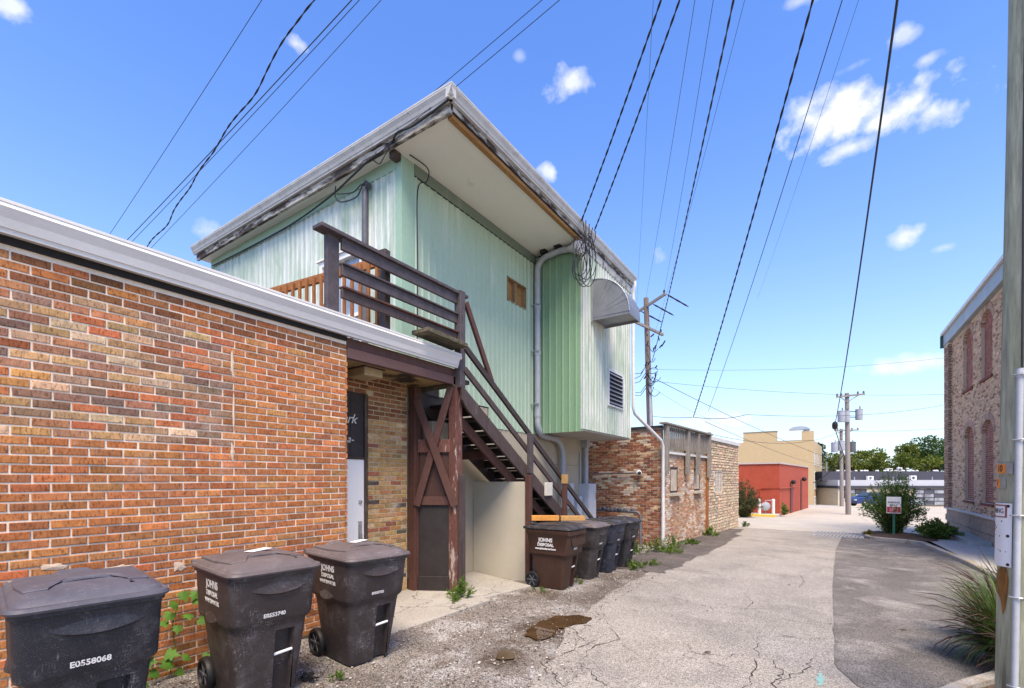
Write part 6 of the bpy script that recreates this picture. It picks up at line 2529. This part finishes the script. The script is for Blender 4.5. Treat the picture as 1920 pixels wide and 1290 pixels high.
mb.tube(smooth_pts([(-6.31, 5.05, 6.62), (-6.40, 4.99, 6.57), (-6.6, 4.97, 6.5), (-7.0, 4.95, 6.6)]), .010, 5)
mb.build('wall_cable', M['cable'], None, smooth=True, label='looped cable ends drooping into the dark service pipe', cat='cable', group=GF2)
mb = MB()
mb.tube(smooth_pts([(-5.48, 5.2, 6.83), (-5.38, 5.5, 6.74), (-5.42, 5.52, 6.55), (-5.568, 5.46, 6.42), (-5.568, 5.46, 5.2), (-5.568, 5.45, 4.0), (-5.568, 5.46, 3.3)]), .010, 5)
mb.build('wall_cable', M['cable'], None, smooth=True, label='black cable running straight down the green corner trim', cat='cable', group=GF2)
rc = random.Random(12)
mb = MB()
RV = Vector((.828, .5606, 0))
cc = Vector((-4.25, 8.98, 6.42))
for k in range(7):
    w_, h_ = rc.uniform(.14, .24), rc.uniform(.36, .62)
    o_ = cc + RV * rc.uniform(-.22, .10) + Vector((rc.uniform(-.05, .12), 0, rc.uniform(-.04, .04)))
    ti = rc.uniform(-.25, .25)
    pts = []
    for j in range(28):
        a = 2 * PI * j / 27
        zz = -math.cos(a) * h_
        xx = math.sin(a) * w_ * (1.15 - .55 * (zz + h_) / (2 * h_))
        pts.append(o_ + RV * (xx + ti * zz) + Vector((0, rc.uniform(-.004, .004), zz - .1)))
    mb.tube(pts, .0085, 5, cap=False)
for k in range(5):
    s0 = Vector((-4.20, 8.80 + .17 * k, 7.12)); e0 = cc + RV * rc.uniform(-.15, .2) + Vector((0, 0, rc.uniform(-.5, -.1)))
    mb.tube(smooth_pts([s0, s0.lerp(e0, .4) + RV * rc.uniform(-.05, .12), e0], 8), .010, 5)
mb.build('cable_coil', M['cable'], None, smooth=True, label='tangled coil of black cable hanging at the corner of the bay', cat='cable coil')

# ------------------------------------------------------------------ 10 sign at the bush
t = thing('parking_sign', (1.93, 21.0, zg(21) + .12), 'small white and red parking sign on a green post before the bush', 'sign')
u, nn = Vector((.994, -.11, 0)), Vector((-.11, -.994, 0))
c = Vector((1.93, 21.0, zg(21) + .12))
mb = MB()
mb.obox(c + Vector((0, 0, .45)), u * .035, nn * .014, (0, 0, .62))
mb.build('post', plain('green post', (.02, .13, .08), .5), t)
mb = MB()
mb.obox(c + nn * .03 + Vector((0, 0, 1.07)), u * .20, nn * .004, (0, 0, .29))
pl = mb.build('plate', M['paper'], t, .01)
mb = MB()
mb.obox(c + nn * .036 + Vector((0, 0, .91)), u * .185, nn * .0015, (0, 0, .10))
mb.build('red_panel', plain('sign red', (.42, .03, .04), .5), pl)
text('PARKING', c + nn * .036 + Vector((0, 0, 1.16)), u, (0, 0, 1), .09, M['black'], pl, align='CENTER', bold=.002, sx=.85)
text('ONLY', c + nn * .036 + Vector((0, 0, 1.07)), u, (0, 0, 1), .085, M['black'], pl, align='CENTER', bold=.002)
mb = MB()
mb.obox(c + nn * .039 + Vector((0, 0, .91)), u * .115, nn * .001, (0, 0, .07))
mb.build('notice_block', plain('faded pink print', (.55, .22, .22), .6), pl)

# ------------------------------------------------------------------ 11 plants
L_grass = leafmat('grass leaf', (.030, .070, .012), (.075, .14, .025), (.15, .18, .05), .2)
L_weed = leafmat('weed leaf', (.06, .12, .02), (.12, .20, .035), (.21, .23, .06))
L_bush = leafmat('bush leaf', (.055, .115, .025), (.11, .20, .04), (.21, .27, .06), .4)
L_bushr = leafmat('reddish shrub leaf', (.05, .085, .03), (.09, .11, .04), (.16, .085, .045))
L_tree = leafmat('tree leaf', (.022, .055, .014), (.050, .105, .022), (.085, .15, .03))
L_tree2 = leafmat('yellow green tree leaf', (.06, .10, .015), (.12, .16, .02), (.20, .19, .03))
L_tree3 = leafmat('dark tree leaf', (.016, .035, .016), (.03, .06, .022), (.05, .08, .03))
L_vine = leafmat('vine leaf', (.06, .15, .02), (.10, .22, .03), (.14, .26, .05), .3)
L_seed = leafmat('purple grass stalk', (.055, .022, .022), (.10, .05, .04), (.17, .10, .06))
BARK = plain('bark', (.06, .045, .035), .95)


def leaf(mb, c, d, s, r, w=.45, bend=.2):
    d = Vector(d).normalized()
    a = d.cross(Vector((r.uniform(-1, 1), r.uniform(-1, 1), r.uniform(-1, 1))))
    if a.length < 1e-3: a = d.orthogonal()
    a.normalize()
    n = d.cross(a)
    c = Vector(c)
    mb.add([c, c + d * s * .5 + a * s * w * .5 + n * s * bend * .3, c + d * s - n * s * bend, c + d * s * .5 - a * s * w * .5 + n * s * bend * .3], [(0, 1, 2), (0, 2, 3)])


def rdir(r):
    while True:
        v = Vector((r.uniform(-1, 1), r.uniform(-1, 1), r.uniform(-1, 1)))
        if .05 < v.length < 1: return v.normalized()


def tree(loc, h, w, label, mat, seed, n=5600, ls=.36, trunk=.28, nclump=34, group='trees beyond the grey building'):
    r = random.Random(seed)
    t = thing('tree', loc, label, 'tree', group)
    L = Vector(loc)
    cz = h * .62
    mb = MB()
    mb.tube([L, L + Vector((.1, 0, h * .3)), L + Vector((.2, .1, h * .6)), L + Vector((.1, 0, h * .85))], [trunk, trunk * .75, trunk * .45, trunk * .1], 8)
    cl = []
    for k in range(nclump):
        d = rdir(r)
        if d.z < -.45: d.z *= -1
        q = r.random() ** .45
        p = Vector((d.x * w * q * 1.2, d.y * w * q, cz + d.z * h * .38 * q))
        cl.append((p, r.uniform(.16, .30) * w))
    for p, s in cl[:12]:
        b0 = Vector((.1, 0, h * r.uniform(.25, .5)))
        mb.tube([L + b0, L + b0.lerp(p, .5) + Vector((0, 0, .2)), L + p], [trunk * .35, trunk * .2, .02], 5)
    mb.build('trunk', BARK, t)
    mb = MB()
    for k in range(n):
        p, s = cl[r.randrange(len(cl))]
        d = rdir(r)
        q = r.random() ** .35
        c = p + Vector((d.x * s, d.y * s, d.z * s * .62)) * q
        leaf(mb, L + c, d + Vector((0, 0, -.25)) + rdir(r) * .6, ls * r.uniform(.6, 1.3), r, .6)
    mb.build('crown', mat, t)
    return t


tree((-6, 104, -2.2), 9.3, 3.6, 'dark narrow tree just right of the yellow brick building', L_tree3, 1)
tree((-1.5, 108, -2.2), 10.8, 4.0, 'dark tree with pointed top behind the brown house', L_tree3, 2)
tree((4.5, 100, -2.2), 8.9, 4.4, 'yellowish tree behind the far poles', L_tree2, 3)
tree((9.5, 96, -2.2), 9.0, 4.2, 'yellow green tree above the left end of the dark roof band', L_tree2, 4)
tree((14.5, 102, -2.2), 10.6, 4.8, 'mid green round tree above the middle of the dark roof band', L_tree, 5)
tree((20, 106, -2.2), 10.0, 4.6, 'mid green tree in the dip between two taller crowns', L_tree, 6)
tree((26, 110, -2.2), 12.6, 5.6, 'tall loose green tree right of the middle, sky showing through', L_tree, 7, n=3000)
tree((31, 112, -2.2), 11.6, 5.4, 'green tree next to the right brick building, behind the roof units', L_tree, 8)
tree((22, 98, -2.2), 8.2, 4.6, 'low bright green tree just over the roof units', leafmat('bright tree leaf', (.045, .11, .018), (.08, .17, .025), (.12, .21, .035)), 9)
tree((2, 92, -2.2), 5.0, 2.2, 'small bright green bushy tree at the end of the far alley', L_tree, 10, n=1600, ls=.26, trunk=.12)
tree((37, 118, -2.2), 12.5, 6, 'large green tree hidden mostly by the right brick building', L_tree, 12)


def shrub(loc, w, h, label, mat, seed, n=5000, ls=.07, name='bush', sprays=70, dens=.5, cat='bush', dry=None):
    r = random.Random(seed)
    t = thing(name, loc, label, cat)
    L = Vector(loc)
    st_, lf = MB(), MB()
    for k in range(sprays):
        a = r.random() * 2 * PI
        q = r.random() ** .6
        tip = Vector((math.cos(a) * w * q, math.sin(a) * w * q, h * (1 - .62 * q ** 1.7) * r.uniform(.62, 1.15)))
        base = Vector((math.cos(a) * .12 * w, math.sin(a) * .12 * w, 0))
        mid = base.lerp(tip, .5) + Vector((0, 0, h * .10))
        pts = [L + base, L + mid, L + tip]
        st_.tube(pts, [.012, .008, .003], 4)
        m = n // sprays
        for j in range(m):
            f = r.random() ** .8
            c = base.lerp(mid, f * 2) if f < .5 else mid.lerp(tip, f * 2 - 1)
            d = (tip - base).normalized() * .6 + rdir(r)
            c = c + rdir(r) * (.035 + .10 * (1 - f)) * w
            if c.z < .02: c.z = .02
            leaf(lf, L + c, d, ls * r.uniform(.6, 1.4), r, .34)
    st_.build('stem', BARK, t)
    lf.build('foliage', mat, t)
    return t


shrub((1.95, 21.75, zg(21.7) + .14), 1.02, 2.25, 'large feathery green bush on the mulched kerb island', L_bush, 21, 9000, .085, sprays=150)
shrub((3.05, 20.9, zg(20.9) + .1), .62, .62, 'low bright green clump beside the well grating', L_weed, 22, 2600, .12, name='low_shrub', cat='shrub')
shrub((-4.15, 31.0, zg(31)), 1.1, 2.1, 'shaggy reddish green shrub against the red painted wall', L_bushr, 23, 5200, .12, name='shrub', cat='shrub')
shrub((-2.25, 33.6, zg(33.6) + .1), .25, .75, 'small yellow green weed at the foot of the red wall', L_weed, 24, 260, .14, sprays=14, name='weed', cat='weed')


def weed(loc, w, h, label, seed, n=240, ls=.06, group='weeds at the edge of the alley', mat=None):
    r = random.Random(seed)
    t = thing('weed', loc, label, 'weed', group)
    L = Vector(loc)
    st_, lf = MB(), MB()
    for k in range(max(5, n // 18)):
        a = r.random() * 2 * PI
        q = r.random()
        tip = Vector((math.cos(a) * w * q, math.sin(a) * w * q, h * r.uniform(.35, 1) * (1.1 - .6 * q)))
        b0 = Vector((math.cos(a) * w * q * .55, math.sin(a) * w * q * .55, 0))
        st_.tube([L + b0, L + b0.lerp(tip, .6) + Vector((0, 0, .03)), L + tip], .0022, 4)
        for j in range(18):
            f = r.uniform(.2, 1)
            leaf(lf, L + b0.lerp(tip, f), rdir(r) + Vector((0, 0, .7)), ls * r.uniform(.35, 1.25), r, .26, .3)
    st_.build('stem', L_weed, t)
    lf.build('foliage', mat or L_weed, t)


weed((-4.42, 5.18, -.04), .20, .36, 'leafy weed at the foot of the peeling porch post', 31, 330, .07)
weed((-4.35, 4.98, -.04), .22, .10, 'flat weed just in front of the taller one by the porch post', 32, 160, .05)
weed((-3.42, 2.42, 0), .10, .07, 'small bright green weed in the gravel near the third front bin', 33, 130, .04)
weed((-3.75, 6.35, -.1), .22, .07, 'thin ground weed in front of the chocolate brown bin', 34, 110, .04)
weed((-3.62, 7.36, zg(7.4)), .16, .10, 'tuft of grass between the first two bins of the row', 35, 120, .05)
weed((-3.30, 9.35, zg(9.4)), .30, .22, 'grassy tuft in front of the last bins of the row', 36, 330, .07)
weed((-3.1, 10.0, zg(10)), .18, .16, 'tuft of grass just beyond the last bin of the row', 37, 180, .06)
for k, (x, y, w_, h_, lab) in enumerate(((-3.95, 11.4, .45, .35, 'spreading weeds below the gas pipe on the old brick wall'), (-3.75, 12.3, .55, .45, 'tall green weeds in front of the old brick end wall'), (-3.55, 13.3, .5, .5, 'tallest weeds, around the foot of the white downspout'), (-3.35, 12.2, .4, .22, 'low weeds in the gravel before the downspout'), (-3.4, 14.6, .3, .2, 'low weeds along the old brick wall past the downspout'))):
    weed((x, y, zg(y)), w_, h_, lab, 40 + k, 430, .075)
weed((-3.45, 17.7, zg(17.7)), .35, .35, 'green weeds at the joint of brick and stone veneer', 50, 420, .10)
weed((-3.05, 22.9, zg(22.9)), .25, .3, 'weed at the far end of the stone veneer wall', 51, 160, .10)
weed((1.25, 21.0, zg(21) + .05), .30, .22, 'ochre grass tuft on the corner of the kerb island', 52, 260, .09, mat=leafmat('ochre grass', (.12, .11, .02), (.18, .15, .03), (.22, .15, .05)))
# vine on the orange brick wall: large leaves one by one
vn = thing('vine', (-4.66, 1.75, 0), 'broad leaved green vine climbing the orange brick wall between the first two bins', 'vine')
rv = random.Random(3)
mb = MB()
mb.tube(smooth_pts([(-4.66, 1.62, -.1), (-4.67, 1.70, .2), (-4.66, 1.68, .45), (-4.67, 1.76, .72)]), .004, 5)
mb.tube(smooth_pts([(-4.66, 1.64, .1), (-4.6, 1.5, .2), (-4.55, 1.4, .22)]), .003, 5)
mb.build('stem', L_weed, vn)
for (y, z, s_) in ((1.74, .72, .12), (1.84, .70, .11), (1.70, .62, .12), (1.60, .50, .11), (1.86, .46, .12), (1.52, .30, .13), (1.66, .14, .14), (1.88, .12, .12), (1.42, .04, .12), (1.66, .56, .12), (1.78, .52, .11), (1.70, .44, .10), (1.81, .63, .08), (1.62, .22, .13), (1.46, .20, .12), (1.78, .16, .11), (1.55, .10, .11), (1.70, .05, .10), (2.35, .5, .09), (2.42, .44, .08), (1.36, .14, .10)):
    mb = MB()
    d = Vector((rv.uniform(.15, .8), rv.uniform(-.9, .9), rv.uniform(-.9, .1))).normalized()
    sd = d.cross(Vector((1, 0, .6))).normalized()
    nn = sd.cross(d)
    c = Vector((-4.64 + rv.uniform(0, .05), y, z))
    out = [(0, .0), (-.06, .30), (.16, .55), (.30, .33), (.52, .52), (.62, .20), (1.05, 0)]
    s_ *= .82
    P = [c + d * s_ * a + sd * s_ * b - nn * s_ * (.25 * b + .15 * a * a) for a, b in out]
    Q = [c + d * s_ * a - sd * s_ * b - nn * s_ * (.25 * b + .15 * a * a) for a, b in out]
    vs = P + Q[1:-1]
    n_ = len(P)
    fs = []
    for k in range(1, n_ - 1):
        fs.append((0, k, k + 1))
    qi = [0] + [n_ + k for k in range(n_ - 2)] + [n_ - 1]
    for k in range(1, n_ - 1):
        fs.append((0, qi[k + 1], qi[k]))
    mb.add(vs, fs)
    mb.build('leaf', L_vine, vn)


def ograss(loc, w, h, label, seed, n=520):
    r = random.Random(seed)
    t = thing('ornamental_grass', loc, label, 'grass clump', 'ornamental grasses by the near pole')
    L = Vector(loc)
    bl, sk = MB(), MB()
    for k in range(n):
        a = r.random() * 2 * PI
        q = r.random() ** .7
        base = L + Vector((math.cos(a), math.sin(a), 0)) * w * .25 * r.random()
        sh_ = r.random() < .45
        lean = .10 + .70 * q if not sh_ else .5 + .9 * q
        ln = h * (r.uniform(.7, 1.2) if not sh_ else r.uniform(.3, .75))
        dirv = Vector((math.cos(a), math.sin(a), 0))
        pts = []
        for j in range(7):
            f = j / 6
            th = lean * f * 1.35
            pts.append(base + dirv * ln * math.sin(th) * f * .85 + Vector((0, 0, ln * f * math.cos(th * .92))))
        seed_ = r.random() < .17
        m = sk if seed_ else bl
        wd = .0055 if not seed_ else .0022
        sd = Vector((-dirv.y, dirv.x, 0))
        if seed_:
            m.tube(pts, [.0022] * 4 + [.004, .005, .001], 4)
        else:
            vs = []
            for j, p in enumerate(pts):
                ww = wd * (1 - (j / 6) ** 2.5) + .0003
                vs += [p - sd * ww, p + sd * ww]
            m.add(vs, [(2 * j, 2 * j + 1, 2 * j + 3, 2 * j + 2) for j in range(6)])
    bl.build('blades', L_grass, t)
    sk.build('stalks', L_seed, t)


ograss((1.42, 6.30, zg(6.4) + .05), .5, .80, 'dense green ornamental grass with purple stalks, nearest the pole', 61, 1300)
ograss((1.72, 7.15, zg(7.3) + .05), .45, .92, 'ornamental grass clump behind the nearest one, left of the white sign', 62, 900)
ograss((1.50, 5.75, zg(5.7) + .05), .35, .62, 'short shaggy ornamental grass at the foot of the pole', 63, 650)
ograss((2.35, 8.6, zg(8.6) + .05), .4, .80, 'sparse brownish ornamental grass farthest from the pole', 64, 420)

# leaves and litter on the road
mleaf = plain('dead leaf', (.10, .06, .035), .9)
for x, y, lab in ((-1.34, 6.7, 'largest brown dead leaf, alone on the pale road beyond the puddle'), (-.55, 9.4, 'dead leaf on the pale road level with the last bins of the row'), (-1.0, 5.0, 'dead leaf on the pale road close to the cracks'), (.75, 7.2, 'dead leaf on the dark asphalt left of the ornamental grass')):
    mb = MB()
    a = rnd.random() * 6.28
    s_ = rnd.uniform(.03, .055)
    c, sn = math.cos(a), math.sin(a)
    z = zg(y) + .016
    mb.add([(x - c * s_, y - sn * s_, z), (x + sn * s_ * .4, y - c * s_ * .4, z + .010), (x + c * s_, y + sn * s_, z + .004), (x - sn * s_ * .4, y + c * s_ * .4, z + .012)], [(0, 1, 2, 3)])
    mb.build('dead_leaf', mleaf, None, label=lab, cat='leaf', group='dead leaves on the road')
t = thing('litter', (-3.62, 2.3, 0), 'crumpled black plastic scrap on the gravel beside the third front bin', 'litter')
mb = MB()
for k in range(7):
    a = rnd.random() * 6.28
    mb.obox((-3.62 + rnd.uniform(-.05, .05), 2.28 + rnd.uniform(-.03, .03), .022 + rnd.random() * .012), (.045 * math.cos(a), .045 * math.sin(a), .01), (-.015 * math.sin(a), .015 * math.cos(a), .008), (0, 0, .003))
mb.build('scrap', M['black'], t, kind='stuff')
mb = MB()
for k in range(46):
    x = -.05 + rnd.gauss(0, .014); y = 4.9 + rnd.gauss(0, .08); q = rnd.uniform(.004, .016)
    mb.add([(x - q, y - q * 2, zg(y) + .0105 + k * 2e-5), (x + q, y - q, zg(y) + .0105 + k * 2e-5), (x + q * .8, y + q * 2, zg(y) + .0105 + k * 2e-5), (x - q, y + q, zg(y) + .0105 + k * 2e-5)], [(0, 1, 2, 3)])
mb.build('paint_mark', plain('teal spray paint', (.20, .36, .33), .9), None, kind='structure')
